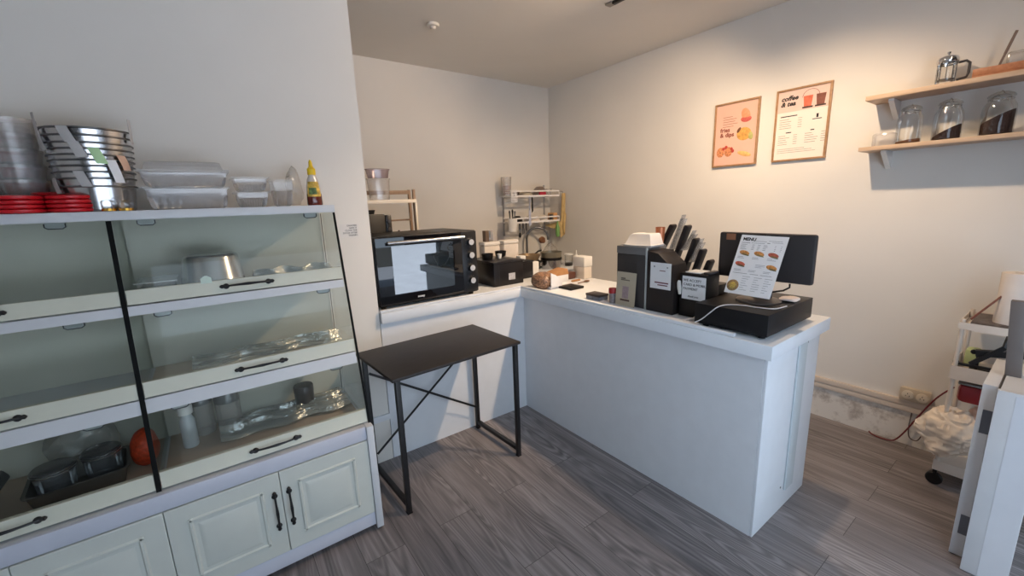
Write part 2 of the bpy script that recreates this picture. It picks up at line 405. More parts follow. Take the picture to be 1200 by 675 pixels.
for i, (a, b) in enumerate(doors):
    z0, z1 = .102, .484; yfr = 1.842
    mb = MB().box(a, b, yfr, 1.8605, z0, z1, .003)
    m_ = .062
    # moulded rim and raised centre field
    o = (a + m_, b - m_, z0 + m_, z1 - m_)
    w = .016
    for (xa, xb, za, zb) in ((o[0], o[1], o[3] - w, o[3]), (o[0], o[1], o[2], o[2] + w)):
        mb.prism([(yfr, za), (yfr - .006, za + w * .3), (yfr - .006, zb - w * .3), (yfr, zb)], 'X', xa, xb)
    for (xa, xb) in ((o[0], o[0] + w), (o[1] - w, o[1])):
        mb.prism([(xa, yfr), (xa + w * .3, yfr - .006), (xb - w * .3, yfr - .006), (xb, yfr)], 'Z', o[2], o[3])
    k = w + .012
    A = (o[0] + k, o[1] - k, o[2] + k, o[3] - k); g = .018
    v0 = [mb.bm.verts.new(v) for v in ((A[0], yfr, A[2]), (A[1], yfr, A[2]), (A[1], yfr, A[3]), (A[0], yfr, A[3]))]
    v1 = [mb.bm.verts.new(v) for v in ((A[0] + g, yfr - .006, A[2] + g), (A[1] - g, yfr - .006, A[2] + g), (A[1] - g, yfr - .006, A[3] - g), (A[0] + g, yfr - .006, A[3] - g))]
    for j in range(4): mb.bm.faces.new((v0[j], v0[(j + 1) % 4], v1[(j + 1) % 4], v1[j]))
    mb.bm.faces.new(v1); mb.bm.faces.new(v0[::-1])
    d = build('door', mb, DOORCREAM, cab, angle=20)
    hx = b - .026 if i % 2 == 0 else a + .026
    bow_handle((hx, yfr, .243), (hx, yfr, .383), (0, -1, 0), d)
# three tiers of glass flaps with a cream rail and a bow handle
for (zb, zt, ztop) in ((1.233, 1.285, 1.5365), (.895, .951, 1.191), (.5605, .620, .836)):
    for (xa, xb) in ((X0 + .010, XD - .009), (XD + .009, X1 - .011)):
        f = build('flap', slab(xa, xb, zb, zt, 0, .016), CREAM, cab)
        mb = slab(xa, xb, zt - .006, zt, -.003, 0)
        build('rail_bead', mb, CREAM, f)
        build('glass_pane', slab(xa, xb, zt + .0005, ztop, .004, .008), GLASS, f)
        xm = (xa + xb) / 2 + .0; zc = (zb + zt) / 2
        n = Vector((0, -1, .21)).normalized()
        bow_handle((xm - .075, yf(zc), zc), (xm + .075, yf(zc), zc), n, f)
for zc in (1.538, 1.193, .838):
    for x in (-.90, -.42, -.178, .40):
        mb = MB(); hw = .026
        mb.prism([(x - hw, zc - .0005), (x + hw, zc - .0005), (x + hw, zc - .016), (x + hw * .7, zc - .022), (x - hw * .7, zc - .022), (x - hw, zc - .016)], 'Y', yf(zc) + .035, yf(zc) + .055)
        k = build('catch', mb, LIGHTGREY, cab)
        build('rim', MB().tube([(x - hw, yf(zc) + .0345, zc - .004), (x - hw, yf(zc) + .0345, zc - .016), (x - hw * .7, yf(zc) + .0345, zc - .022), (x + hw * .7, yf(zc) + .0345, zc - .022), (x + hw, yf(zc) + .0345, zc - .016), (x + hw, yf(zc) + .0345, zc - .004)], .0018, 6), DARKGREY, k)

# sticker with hand-written note on the partition
t = thing('wall_note', 'small clear note with black handwriting stuck on the wall beside the cabinet', 'sticker', (.63, YW, 1.43))
build('sheet', MB().box(.588, .684, YW - .0014, YW - .0004, 1.397, 1.470), M('note_paper', (222, 218, 214), 0.6), t)
lettering('lettering', 'DRAWER\nSAVE IT\nCLOSE THE\nDOOR AFTER\nTHANKS', .0125, INK, t, (.675, YW - .0016, 1.456), (1, 0, 0), (0, 0, 1), 'RIGHT', space=1.05)

# ------------------------------------------------------------------ folding desk
a_ = R(2.9)
dk = thing('desk', 'small black desk with cross-braced metal legs standing beside the display cabinet', 'desk', (.604, 1.822, 0), a_, world=False)
W_, D_, H_ = .795, .505, .752
build('tabletop', MB().box(0, W_, 0, D_, H_ - .016, H_, .002), BLACKTOP, dk)
for x, nm in ((.035, 0), (W_ - .02, 1)):
    for y in (.03, D_ - .03):
        l = build('leg', MB().box(x - .0125, x + .0125, y - .0125, y + .0125, .006, H_ - .0165, .002), BLACKMETAL, dk)
        build('foot', MB().box(x - .014, x + .014, y - .014, y + .014, 0, .0058, .001), BLACK, l)
        build('bolt', MB().sph((x + .0127, y, .42), .004, 10), STEEL, l)
    build('lower_rail', MB().box(x - .012, x + .012, .0435, D_ - .0435, .035, .06, .002), BLACKMETAL, dk)
    build('upper_rail', MB().box(x - .01, x + .01, .0435, D_ - .0435, H_ - .036, H_ - .0165, .002), BLACKMETAL, dk)
for z0, z1 in ((.63, .17), (.12, .66)):
    y = D_ - .045 - (.004 if z0 > .5 else 0)
    build('brace', MB().bar((.048, y, z0), (W_ - .034, y, z1), .003, .014), BLACKMETAL, dk)

# ------------------------------------------------------------------ electric oven
ov = thing('countertop_oven', 'large black countertop oven with glass door and four silver knobs', 'oven', (1.108, 2.63, .945))
build('body', MB().box(.765, 1.452, 2.402, 2.86, .967, 1.383, .006), BLACK, ov)
for x in (.80, 1.41):
    for y in (2.43, 2.82): build('foot', MB().lathe([(.014, 0), (.018, .0215)], (x, y, .9452), 14), BLACK, ov)
OVG = M('oven_glass', (12, 12, 17), 0.03, var=0.02, spec=0.6)
d = build('door', MB().box(.770, 1.335, 2.386, 2.4015, .975, 1.378, .003), OVG, ov)
OVW = M('oven_window', (34, 42, 48), 0.015, var=0.2, scale=6, spec=1.0, coat=1.0)
build('window', MB().box(.862, 1.268, 2.3852, 2.3858, 1.035, 1.325), OVW, d)
mb = MB().tube([(.83, 2.350, 1.347), (1.335, 2.350, 1.347)], .0105, 12)
for x in (.845, 1.32): mb.bar((x, 2.3857, 1.347), (x, 2.352, 1.347), .012, .014)
build('handle', mb, STEEL, d)
lettering('lettering', 'sonay', .02, PAPER, d, (1.005, 2.3850, .997), (1, 0, 0), (0, 0, 1), bold=.0004)
pn = build('control_panel', MB().box(1.338, 1.449, 2.390, 2.4015, .975, 1.378, .002), M('panel_black', (20, 20, 24), 0.3), ov)
for z in (1.308, 1.222, 1.137, 1.052):
    k = build('knob', MB().lathe([(.026, .0002), (.026, .004), (.021, .006), (.0205, .024), (.018, .026)], (0, 0, 0), 24, Matrix.Translation((1.396, 2.390, z)) @ Matrix.Rotation(R(90), 4, 'X')), BLACK, pn)
    build('cap', MB().lathe([(.0195, .0262), (.0185, .029), (.004, .0295)], (0, 0, 0), 24, Matrix.Translation((1.396, 2.390, z)) @ Matrix.Rotation(R(90), 4, 'X')), M('knob_silver', (206, 206, 208), 0.35, 0.35), k)
    mb = MB()
    for j in range(11):
        an = R(-150 + j * 30)
        mb.box(-.0035, .0035, -.0006, .0006, 0, .0006, 0, Matrix.Translation((1.396, 2.390, z)) @ Matrix.Rotation(R(90), 4, 'X') @ Matrix.Rotation(an, 4, 'Z') @ Matrix.Translation((.0315, 0, .0002)))
    build('dial_marks', mb, MIDGREY, pn)

# ------------------------------------------------------------------ posters on the right wall
XW = XR - .0005
def poster(ya, yb, z0, z1, label, bg):
    """ya > yb: seen from the room, left edge at ya"""
    t = thing('framed_poster', label, 'poster', (XR, (ya + yb) / 2, z0))
    w = .012
    mb = MB().box(XW - .018, XW, yb, ya, z1 - w, z1, .001).box(XW - .018, XW, yb, ya, z0, z0 + w, .001)
    mb.box(XW - .018, XW, ya - w, ya, z0 + w, z1 - w, .001).box(XW - .018, XW, yb, yb + w, z0 + w, z1 - w, .001)
    build('frame', mb, FRAMEWOOD, t)
    build('print', MB().box(XW - .010, XW - .001, yb + w, ya - w, z0 + w, z1 - w), bg, t)
    return t
XP = XW - .0102
def mark(parent, name, mat, ya, yb, z0, z1): return MB().box(XP - .0006, XP, min(ya, yb), max(ya, yb), z0, z1)
def blob(parent, name, mat, cy, cz, ry, rz, rot=0, h=.0012, n=18):
    o = MB().lathe([(1, 0), (.93, .6), (.01, 1)], (0, 0, 0), n, Matrix.Translation((XP, cy, cz)) @ Matrix.Rotation(R(-90), 4, 'Y') @ Matrix.Rotation(rot, 4, 'Z') @ Matrix.Diagonal((rz, ry, h, 1)))
    return build(name, o, mat, parent)
U = (0, -1, 0); V = (0, 0, 1)
t = poster(1.800, 1.475, 1.768, 2.230, 'smaller pink framed food poster, left one on the right wall', M('poster_pink', (226, 184, 166), 0.35, var=0.04, scale=4))
mb = MB()
for i, wd in enumerate((.07, .10, .09, .11, .08)): mb.box(XP - .0005, XP, 1.735 - wd, 1.735, 2.125 - i * .017, 2.129 - i * .017)
build('text_lines', mb, M('poster_fine_print', (170, 118, 100), 0.6), t)
RB = M('poster_brown', (132, 62, 48), 0.5, var=0.1)
lettering('lettering', 'fries\n& dips', .042, RB, t, (XP, 1.752, 2.022), U, V, bold=.0012, space=.85)
blob(t, 'pastry_picture', M('pic_crust', (226, 150, 112), 0.5, var=.15, scale=60), 1.570, 2.125, .030, .048, R(20))
blob(t, 'pastry_picture', M('pic_jam', (196, 92, 84), 0.5, var=.2, scale=80), 1.566, 2.095, .038, .022)
blob(t, 'bowl_picture', M('pic_golden', (216, 160, 84), 0.5, var=.25, scale=60), 1.575, 1.992, .052, .046)
blob(t, 'leaf_picture', M('pic_green', (178, 176, 110), 0.5, var=.2, scale=60), 1.528, 1.975, .018, .030, R(15))
blob(t, 'dark_picture', M('pic_chocolate', (110, 70, 48), 0.5, var=.2), 1.612, 2.022, .012, .022, R(-30))
for y in (1.742, 1.682):
    o = blob(t, 'cake_picture', M('pic_cake', (206, 134, 92), 0.5, var=.45, scale=90), y, 1.876, .030, .036)
for y, z in ((1.72, 1.90), (1.70, 1.91), (1.66, 1.895), (1.65, 1.88)):
    blob(t, 'berry_picture', M('pic_berry', (186, 66, 56), 0.5, var=.2), y, z, .012, .013)
blob(t, 'roll_picture', M('pic_roll', (226, 178, 110), 0.5, var=.2, scale=60), 1.563, 1.850, .052, .017, R(-18))
t = poster(1.370, 1.050, 1.768, 2.235, 'framed menu poster with black coffee and tea heading, right one on the wall', M('poster_cream', (234, 226, 216), 0.4, var=0.01))
build('header_band', MB().box(XP - .0004, XP, 1.063, 1.357, 2.088, 2.2225), M('poster_blush', (230, 198, 186), 0.4, var=.03), t)
lettering('lettering', 'coffee\n& tea', .041, INK, t, (XP - .0004, 1.340, 2.162), U, V, shear=.25, bold=.0016, space=.86)
for y, c1, nm in ((1.180, (214, 110, 84), 'orange'), (1.108, (128, 78, 64), 'brown')):
    mb = MB().prism([(y - .021, 2.106), (y + .021, 2.106), (y + .027, 2.172), (y - .027, 2.172)], 'X', XP - .0012, XP - .0004)
    build('cup_picture', mb, M('pic_' + nm + '_drink', c1, 0.4, var=.2, scale=50), t)
    build('saucer_picture', MB().box(XP - .0014, XP - .0004, y - .030, y + .030, 2.096, 2.106), M('pic_dark', (70, 50, 46), 0.5), t)
mb = MB().tube([(XP - .001, 1.165 + .048 * math.cos(a), 2.165 + .045 * math.sin(a)) for a in [math.pi * i / 12 for i in range(13)]], .0012, 6)
build('straw_picture', mb, RB, t)
mb = MB(); mk = MB()
random.seed(3)
mk.box(XP - .0005, XP, 1.235, 1.335, 2.058, 2.064)
for i in range(5):
    mb.box(XP - .0005, XP, 1.34 - random.uniform(.05, .09), 1.34, 2.04 - i * .014, 2.0425 - i * .014); mb.box(XP - .0005, XP, 1.205, 1.228, 2.04 - i * .014, 2.0425 - i * .014)
mk.box(XP - .0005, XP, 1.262, 1.295, 1.952, 1.958); mk.box(XP - .0005, XP, 1.128, 1.15, 1.952, 1.958)
for i in range(5):
    for ys in (1.34, 1.18):
        mb.box(XP - .0005, XP, ys - random.uniform(.04, .075), ys, 1.935 - i * .014, 1.9375 - i * .014); mb.box(XP - .0005, XP, ys - .115, ys - .092, 1.935 - i * .014, 1.9375 - i * .014)
for i in range(3): mb.box(XP - .0005, XP, 1.34 - random.uniform(.15, .24), 1.34, 1.848 - i * .012, 1.850 - i * .012)
mk.box(XP - .0005, XP, 1.092, 1.145, 2.018, 2.023); mk.box(XP - .0005, XP, 1.112, 1.124, 2.028, 2.052)
build('text_lines', mb, M('poster_text', (138, 116, 98), 0.6), t); build('headings', mk, INK, t)

# ------------------------------------------------------------------ shelves on the right wall
def shelf(name, y1, z0, z1, label):
    t = thing(name, label, 'shelf', (XR, .4, z0))
    build('board', MB().box(XR - .20, XR - .001, -.45, y1, z0, z1, .0015), BIRCH, t)
    for y in (y1 - .10, -.25):
        mb = MB().prism([(XR - .001, z0 - .0005), (XR - .14, z0 - .0005), (XR - .14, z0 - .012), (XR - .02, z0 - .085), (XR - .001, z0 - .10)], 'Y', y - .012, y + .012)
        build('bracket', mb, WHITEPLASTIC, t)
    return t
shelf('wall_shelf', .828, 2.045, 2.069, 'upper pale wooden wall shelf holding the coffee press and wooden tray')
shelf('wall_shelf', .832, 1.772, 1.794, 'lower pale wooden wall shelf holding the clip-top glass jars')

# clip-top jars
COFFEE = M('coffee_grounds', (66, 48, 44), 0.9, var=.3, scale=120, bump=.4)
COCOA = M('brown_powder', (128, 86, 58), 0.9, var=.2, scale=90)
def jar(x, y, z, fill, slope, mat, label, s=1.0):
    t = thing('clip_top_jar', label, 'jar', (x, y, z), R(20), 'glass jars on the lower wall shelf', world=False)
    P = [(.046 * s, .001), (.054 * s, .006), (.055 * s, .10), (.052 * s, .135), (.040 * s, .160), (.039 * s, .172)]
    build('glass_body', MB().lathe(P, seg=32, cap=True), JARGLASS, t)
    ld = build('lid', MB().lathe([(.001, .203), (.020 * s, .200), (.038 * s, .190), (.044 * s, .182), (.044 * s, .176), (.001, .176)], seg=32), JARGLASS, t)
    mb = MB().tube([(.041 * s * math.cos(a), .041 * s * math.sin(a), .166) for a in [2 * math.pi * i / 24 for i in range(24)]], .0016, 6, True)
    mb.tube([(.046 * s, -.018, .166), (.056 * s, -.012, .185), (.050 * s, 0, .198), (.056 * s, .012, .185), (.046 * s, .018, .166)], .0016, 6)
    mb.tube([(-.044 * s, -.012, .150), (-.062 * s, 0, .165), (-.044 * s, .012, .150)], .0018, 6)
    mb.tube([(-.044 * s, 0, .18), (0, 0, .207), (.05 * s, 0, .197)], .0014, 6)
    build('wire_clip', mb, STEEL, t)
    mb = MB(); n = 28; r = .050 * s
    bot = [mb.bm.verts.new((r * math.cos(2 * math.pi * i / n), r * math.sin(2 * math.pi * i / n), .007)) for i in range(n)]
    top = [mb.bm.verts.new((r * math.cos(2 * math.pi * i / n), r * math.sin(2 * math.pi * i / n), max(.010, fill + slope * math.cos(2 * math.pi * i / n + R(110))))) for i in range(n)]
    mb.bm.faces.new(bot[::-1]); ctr = mb.bm.verts.new((0, 0, fill + .006))
    for i in range(n):
        mb.bm.faces.new((bot[i], bot[(i + 1) % n], top[(i + 1) % n], top[i])); mb.bm.faces.new((top[i], top[(i + 1) % n], ctr))
    build('contents', mb, mat, t)
jar(3.19, .640, 1.7945, .018, .006, COCOA, 'nearly empty clip-top glass jar with a thin brown layer, left on lower shelf')
jar(3.19, .492, 1.7945, .045, .030, COFFEE, 'clip-top glass jar with a sloping heap of dark coffee, between two other jars', 1.04)
jar(3.19, .320, 1.7945, .085, .030, COFFEE, 'clip-top glass jar about half full of dark coffee, right on lower shelf', 1.08)
mb = MB().box(3.20, 3.28, .70, .80, 1.7946, 1.87, .012)
solo('plastic_tub', mb, PLASTIC, 'small empty clear plastic tub at the left end of the lower wall shelf', 'tub', (3.24, .75, 1.7945))

# coffee press
t = thing('coffee_press', 'glass coffee press with chrome lid and dark handle on the upper shelf', 'coffee press', (3.20, .530, 2.0695), R(-70), world=False)
build('glass_beaker', MB().lathe([(.036, .006), (.038, .012), (.038, .108)], cap=False, seg=28), JARGLASS, t)
mb = MB()
for z in (.004, .104): mb.lathe([(.0385, z - .003), (.040, z - .003), (.040, z + .004), (.0385, z + .004)], cap=False, seg=28)
mb.lathe([(.038, .0005), (.038, .003)], seg=28)
for k in range(4):
    a = R(45 + 90 * k); mb.bar((.040 * math.cos(a), .040 * math.sin(a), .002), (.040 * math.cos(a), .040 * math.sin(a), .108), .008, .003)
build('cage', mb, CHROME, t)
l = build('lid', MB().lathe([(.040, .109), (.042, .113), (.042, .126), (.036, .136), (.020, .143), (.004, .145)], seg=28), CHROME, t)
build('knob', MB().lathe([(.003, .1452), (.003, .150), (.008, .154), (.008, .160), (.002, .164)], seg=16), CHROME, l)
build('plunger', MB().lathe([(.001, .025), (.035, .025), (.035, .030), (.0015, .0301), (.0015, .108), (.001, .108)], seg=24), DULLSTEEL, t)
mb = MB().tube([(.041, 0, .104), (.068, 0, .108), (.082, 0, .096), (.082, 0, .050), (.076, 0, .030), (.041, 0, .022)], .006, 10)
build('handle', mb, DARKGREY, t)
# wooden tray, things in it
WTRAY = wood_material('orange_wood', (158, 100, 68), (182, 122, 86), (8, 30, 30), 0.45)
t = thing('wooden_tray', 'orange-brown wooden tray at the right end of the upper wall shelf', 'tray', (3.20, .20, 2.0695))
build('board', MB().box(3.125, 3.295, -.10, .425, 2.0697, 2.078, .002), WTRAY, t)
mb = MB().box(3.125, 3.135, -.10, .425, 2.0782, 2.110, .002).box(3.285, 3.295, -.10, .425, 2.0782, 2.110, .002).box(3.1355, 3.2845, .415, .425, 2.0782, 2.110, .002).box(3.1355, 3.2845, -.10, -.09, 2.0782, 2.110, .002)
build('rim', mb, WTRAY, t)
mb = MB().tube([(3.20, .360, 2.0785), (3.20, .337, 2.165), (3.20, .3355, 2.172), (3.20, .312, 2.262)], .005, 8, rads=[.004, .005, .006, .0055])
solo('wooden_stirrer', mb, M('dark_stick', (120, 100, 88), 0.5), 'long thin brown stirring stick leaning up out of the wooden tray', 'stirrer', (3.20, .36, 2.0785))
mb = MB().box(3.205, 3.28, .14, .33, 2.0785, 2.175, .010)
solo('plastic_box', mb, MILKY, 'clear plastic box standing in the wooden tray behind the stick', 'box', (3.24, .235, 2.0785))
mb = MB().lathe([(.025, 0), (.05, .018), (.060, .05), (.057, .05), (.046, .02), (.002, .006)], (3.20, .235 - .10, 2.0785 + .034), 24)
mb.lathe([(.03, 0), (.03, .034)], (3.20, .135, 2.0785), 20)
solo('dark_bowl', mb, DARKGREY, 'dark footed bowl in the wooden tray at the right edge of the view', 'bowl', (3.20, .135, 2.0785))
# ------------------------------------------------------------------ on top of the display cabinet
ZC = 1.5715
# stack of nested cake tins, each with a paper label stuck on its wall
def cake_tin(label, z, r, lab):
    t = thing('cake_tin', label, 'cake tin', (-.297, 2.195, z), 0, 'stack of steel cake tins on the cabinet', world=False)
    h = .088
    prof = [(.001, 0), (r - .018, 0), (r - .012, .004), (r - .001, h - .004), (r + .002, h - .002), (r + .004, h), (r + .003, h + .003), (r, h + .003), (r - .003, h - .002), (r - .0145, .006), (.001, .003)]
    build('body', MB().lathe(prof, seg=40, cap=False), STEEL if lab != 9 else DULLSTEEL, t)
    build('rolled_rim', MB().tube([((r + .002) * math.cos(2 * math.pi * i / 40), (r + .002) * math.sin(2 * math.pi * i / 40), h) for i in range(40)], .0034, 6, True), DULLSTEEL, t)
    return t
LABM = [PAPERGREY, M('green_label', (178, 214, 164), 0.6), M('peach_label', (220, 178, 152), 0.6), PAPER]
zs = [0, .028, .050, .070, .090, .108, .128, .148, .172, .196]
labs = [None, (-152, 0), (-104, 0), None, (-60, 3), (-44, 2), (-79, 1), (-101, 0), (-154, 0), (-110, 0)]
words = ['bottom cake tin of the steel stack, its plain wall showing', 'second steel cake tin from the bottom of the stack', 'third steel cake tin from the bottom of the stack', 'fourth steel cake tin from the bottom of the stack',
         'fifth steel cake tin up with a long white paper label', 'sixth steel cake tin up with a peach paper label', 'seventh steel cake tin up with a pale green label', 'eighth steel cake tin up, third from the top of the stack',
         'second steel cake tin from the top of the stack', 'topmost steel cake tin of the stack, a label sticking up from its rim']
for i in range(10):
    r = .106 + .0015 * i
    t = cake_tin(words[i], ZC + zs[i], r, 0)
    if labs[i]:
        a, mi = labs[i]; z0 = .036 if i != 4 else .010
        def f(u, v, r=r, a=a, z0=z0):
            an = R(a - 7 + 14 * u + 8 * (1 - v)); rr = r + .0085 + .002 * math.sin(3 * v)
            return (rr * math.cos(an), rr * math.sin(an), z0 + (.089 - z0) * v)
        build('paper_label', MB().grid(f, 6, 4, .0006), LABM[mi], t)
    if i == 9:
        for a in (-152, -16):
            mb = MB(); an = R(a); x, y = (r + .004) * math.cos(an), (r + .004) * math.sin(an)
            mb.bar((x * 1.035, y * 1.035, .05), (x * 1.05, y * 1.05, .135), .020, .0012)
            build('label_tab', mb, PAPERGREY, t)
# red ridged lids in piles
def red_lid():
    t = MB().lathe([(.001, 0), (.054, 0), (.060, .002), (.062, .006), (.062, .011), (.057, .0135), (.050, .0145), (.047, .0115), (.001, .0115)], seg=32)
    return t
lid0 = None
piles = [(-.368, 2.125, 4, 'pile of red dishes nearest the cake tins'), (-.49, 2.115, 4, 'pile before the clear tubs'), (-.425, 2.24, 5, 'rear red pile'), (-.612, 2.115, 4, 'red pile at the left edge')]
order = ['bottom', 'second', 'third', 'fourth', 'top']
for (x, y, n, w) in piles:
    for k in range(n):
        pos = ['bottom', 'second from the bottom', 'third from the bottom', 'top', 'top'][k] if n == 4 else ['bottom', 'second from the bottom', 'middle', 'second from the top', 'top'][k]
        lab = 'red dish, %s of the %s' % (pos, w)
        loc = (x + random.uniform(-.003, .003), y + random.uniform(-.003, .003), ZC + .0005 + k * .0148)
        if lid0 is None:
            lid0 = build('red_dish', red_lid(), RED); lid0.location = loc; tag(lid0, lab, 'dish', 'round red dishes on the cabinet')
        else: repeat(lid0, lab, loc, random.uniform(0, 6))
# tall piles of clear tubs at the left
def tub(r, h): return MB().lathe([(.001, .002), (r * .80, .002), (r * .84, .006), (r * .97, h - .012), (r, h - .010), (r, h), (r * .985, h), (r * .96, h - .012), (r * .83, .007)], seg=32, cap=False)
tb = None
for (x, y, n, w) in ((-.505, 2.27, 6, 'right'), (-.66, 2.27, 6, 'left')):
    for k in range(n):
        lab = 'round clear plastic tub, number %d from the bottom of the tall %s-hand pile' % (k + 1, w)
        loc = (x, y, ZC + .0005 + k * .052)
        if tb is None:
            tb = build('plastic_tub', tub(.072, .064), MILKY); tb.location = loc; tag(tb, lab, 'tub', 'tall piles of clear tubs on the cabinet')
        else: repeat(tb, lab, loc)
# two tiny jars with gold lids, upside down
GOLD = M('gold_lid', (214, 168, 74), 0.25, 0.9)
for x, w in ((-.268, 'left'), (-.222, 'right')):
    t = thing('small_jar', 'tiny upturned glass jar with gold lid, %s of two before the tins' % w, 'jar', (x, 2.085, ZC), 0, 'tiny gold-lidded jars', world=False)
    build('lid', MB().lathe([(.001, .0003), (.021, .0003), (.021, .009), (.001, .009)], seg=24), GOLD, t)
    build('glass_body', MB().lathe([(.019, .0095), (.021, .014), (.021, .032), (.016, .037), (.001, .038)], seg=24), JARGLASS, t)
# ribbed clear food boxes
def food_box(x0, x1, y0, y1, z0, z1, ribs=True):
    mb = MB(); g = .016
    n = 20 if ribs else 8
    def loop(z, s, amp):
        P = []
        per = [(x0 + s, y0 + s, x1 - s, y0 + s), (x1 - s, y0 + s, x1 - s, y1 - s), (x1 - s, y1 - s, x0 + s, y1 - s), (x0 + s, y1 - s, x0 + s, y0 + s)]
        for (ax, ay, bx, by) in per:
            for i in range(n):
                t = i / n; e = amp * (1 if i % 2 else -1)
                dx, dy = bx - ax, by - ay; l = math.hypot(dx, dy)
                P.append(mb.bm.verts.new((ax + dx * t + dy / l * e, ay + dy * t - dx / l * e, z)))
        return P
    H = z1 - z0
    am = .0042 if ribs else 0
    L_ = [loop(z0, g + .008, 0), loop(z0 + .006, g, am), loop(z0 + H * .55, g * .55, am), loop(z0 + H * .62, g * .4, 0), loop(z1 - .006, .004, 0), loop(z1 - .005, -.006, 0), loop(z1, -.006, 0)]
    for a, b in zip(L_, L_[1:]):
        m = len(a)
        for i in range(m): mb.bm.faces.new((a[i], a[(i + 1) % m], b[(i + 1) % m], b[i]))
    mb.bm.faces.new(L_[0][::-1])
    return mb
def food_lid(x0, x1, y0, y1, z0, z1):
    mb = MB(); R_ = [((-.006), z0), (-.006, z0 + .004), (.012, z0 + .005), (.020, z1 - .004), (.034, z1)]
    loops = []
    for s, z in R_: loops.append([mb.bm.verts.new(v) for v in ((x0 + s, y0 + s, z), (x1 - s, y0 + s, z), (x1 - s, y1 - s, z), (x0 + s, y1 - s, z))])
    for a, b in zip(loops, loops[1:]):
        for i in range(4): mb.bm.faces.new((a[i], a[(i + 1) % 4], b[(i + 1) % 4], b[i]))
    mb.bm.faces.new(loops[-1]); return mb
def food_container(label, x0, x1, y0, y1, z0, z1, z2, grp):
    if not z2: return solo('food_container', food_box(x0, x1, y0, y1, z0, z1), PLASTIC, label, 'food container', ((x0 + x1) / 2, (y0 + y1) / 2, z0), grp)
    t = thing('food_container', label, 'food container', ((x0 + x1) / 2, (y0 + y1) / 2, z0), 0, grp)
    build('tray', food_box(x0, x1, y0, y1, z0, z1), PLASTIC, t)
    build('lid', food_lid(x0, x1, y0, y1, z1 + .0005, z2), MILKY, t)
grp = 'clear food containers on the cabinet'
food_container('wide ribbed clear food container, lower of two stacked by the tins', -.165, .10, 2.10, 2.30, ZC, ZC + .085, 0, grp)
food_container('wide clear food container with domed lid, upper of two stacked by the tins', -.170, .105, 2.095, 2.305, ZC + .087, ZC + .145, ZC + .182, grp)
food_container('small ribbed clear food container, lower of two in the middle', .125, .245, 2.11, 2.26, ZC, ZC + .065, 0, grp)
food_container('small clear food container, upper of two in the middle', .122, .248, 2.107, 2.263, ZC + .067, ZC + .125, 0, grp)
food_container('small ribbed clear food container nearest the crumpled bag', .262, .345, 2.10, 2.25, ZC, ZC + .115, 0, grp)
from mathutils import noise
def crumple(c, r, seed, k=.28, n=30):
    """a crumpled, folded closed lump; flat underneath"""
    o = Vector((seed * 3.7, seed * 1.3, seed * .7))
    def f(u, v):
        th = 2 * math.pi * u; fi = math.pi * (.01 + .98 * v)
        d = Vector((math.sin(fi) * math.cos(th), math.sin(fi) * math.sin(th), -math.cos(fi)))
        w_ = Vector((noise.noise(d * 2 + o), noise.noise(d * 2 - o), noise.noise(d * 2 + o * 2)))
        e = noise.noise(d * 1.2 + o) * .9 + (.35 - abs(noise.noise(d * 2.4 + w_ * 1.2 + o))) * .6 + (.3 - abs(noise.noise(d * 6 + w_ * 2 + o))) * .14 + (.3 - abs(noise.noise(d * 13 + w_ * 3 - o))) * .04
        s = 1 + k * e
        return (c[0] + r[0] * s * d.x, c[1] + r[1] * s * d.y, c[2] + r[2] * max(-1, min(1.5, s * d.z)))
    mb = MB().grid(f, n, n); bmesh.ops.remove_doubles(mb.bm, verts=mb.bm.verts, dist=1e-5); return mb
solo('plastic_bag', crumple((.375, 2.29, ZC + .088), (.034, .034, .082), 5, .45, 40), BAGPLASTIC, 'crumpled clear plastic bag behind the honey bottle', 'bag', (.375, 2.29, ZC), angle=20)
t = thing('squeeze_bottle', 'honey squeeze bottle with yellow nozzle cap at the right end of the cabinet top', 'bottle', (.437, 2.165, ZC), R(15), world=False)
HONEY = M('dark_honey', (96, 28, 20), 0.15, var=.1, coat=.5)
build('body', MB().lathe([(.001, .0004), (.033, .0004), (.035, .006), (.0335, .052), (.0335, .0525)], seg=28, sy=.78), HONEY, t)
build('upper_body', MB().lathe([(.0334, .0527), (.031, .085), (.024, .118), (.016, .135), (.016, .139)], seg=28, sy=.78), M('honey_clear', (206, 196, 188), 0.12, var=.03), t)
def lb(u, v):
    an = R(-165 + 110 * u); z = .040 + .068 * v; r = .0346 - .009 * max(0, (z - .055) / .06)
    return (r * 1.03 * math.cos(an), r * 1.03 * .80 * math.sin(an), z)
build('label', MB().grid(lb, 10, 8, .0005), M('honey_label', (196, 160, 66), 0.5, var=.7, scale=45), t)
def lb2(u, v):
    an = R(-150 + 60 * u); z = .050 + .030 * v; r = .0346 - .009 * max(0, (z - .055) / .06)
    return (r * 1.05 * math.cos(an), r * 1.05 * .82 * math.sin(an), z)
build('label_patch', MB().grid(lb2, 8, 5, .0005), M('honey_label_green', (92, 118, 66), 0.5, var=.6, scale=60), t)
YEL = M('yellow_cap', (236, 196, 30), 0.4)
c_ = build('cap', MB().lathe([(.0175, .1393), (.018, .142), (.018, .166), (.012, .172), (.009, .178)], seg=24), YEL, t)
build('nozzle', MB().lathe([(.0088, .178), (.0075, .196), (.004, .206), (.001, .207)], seg=18), YEL, c_)

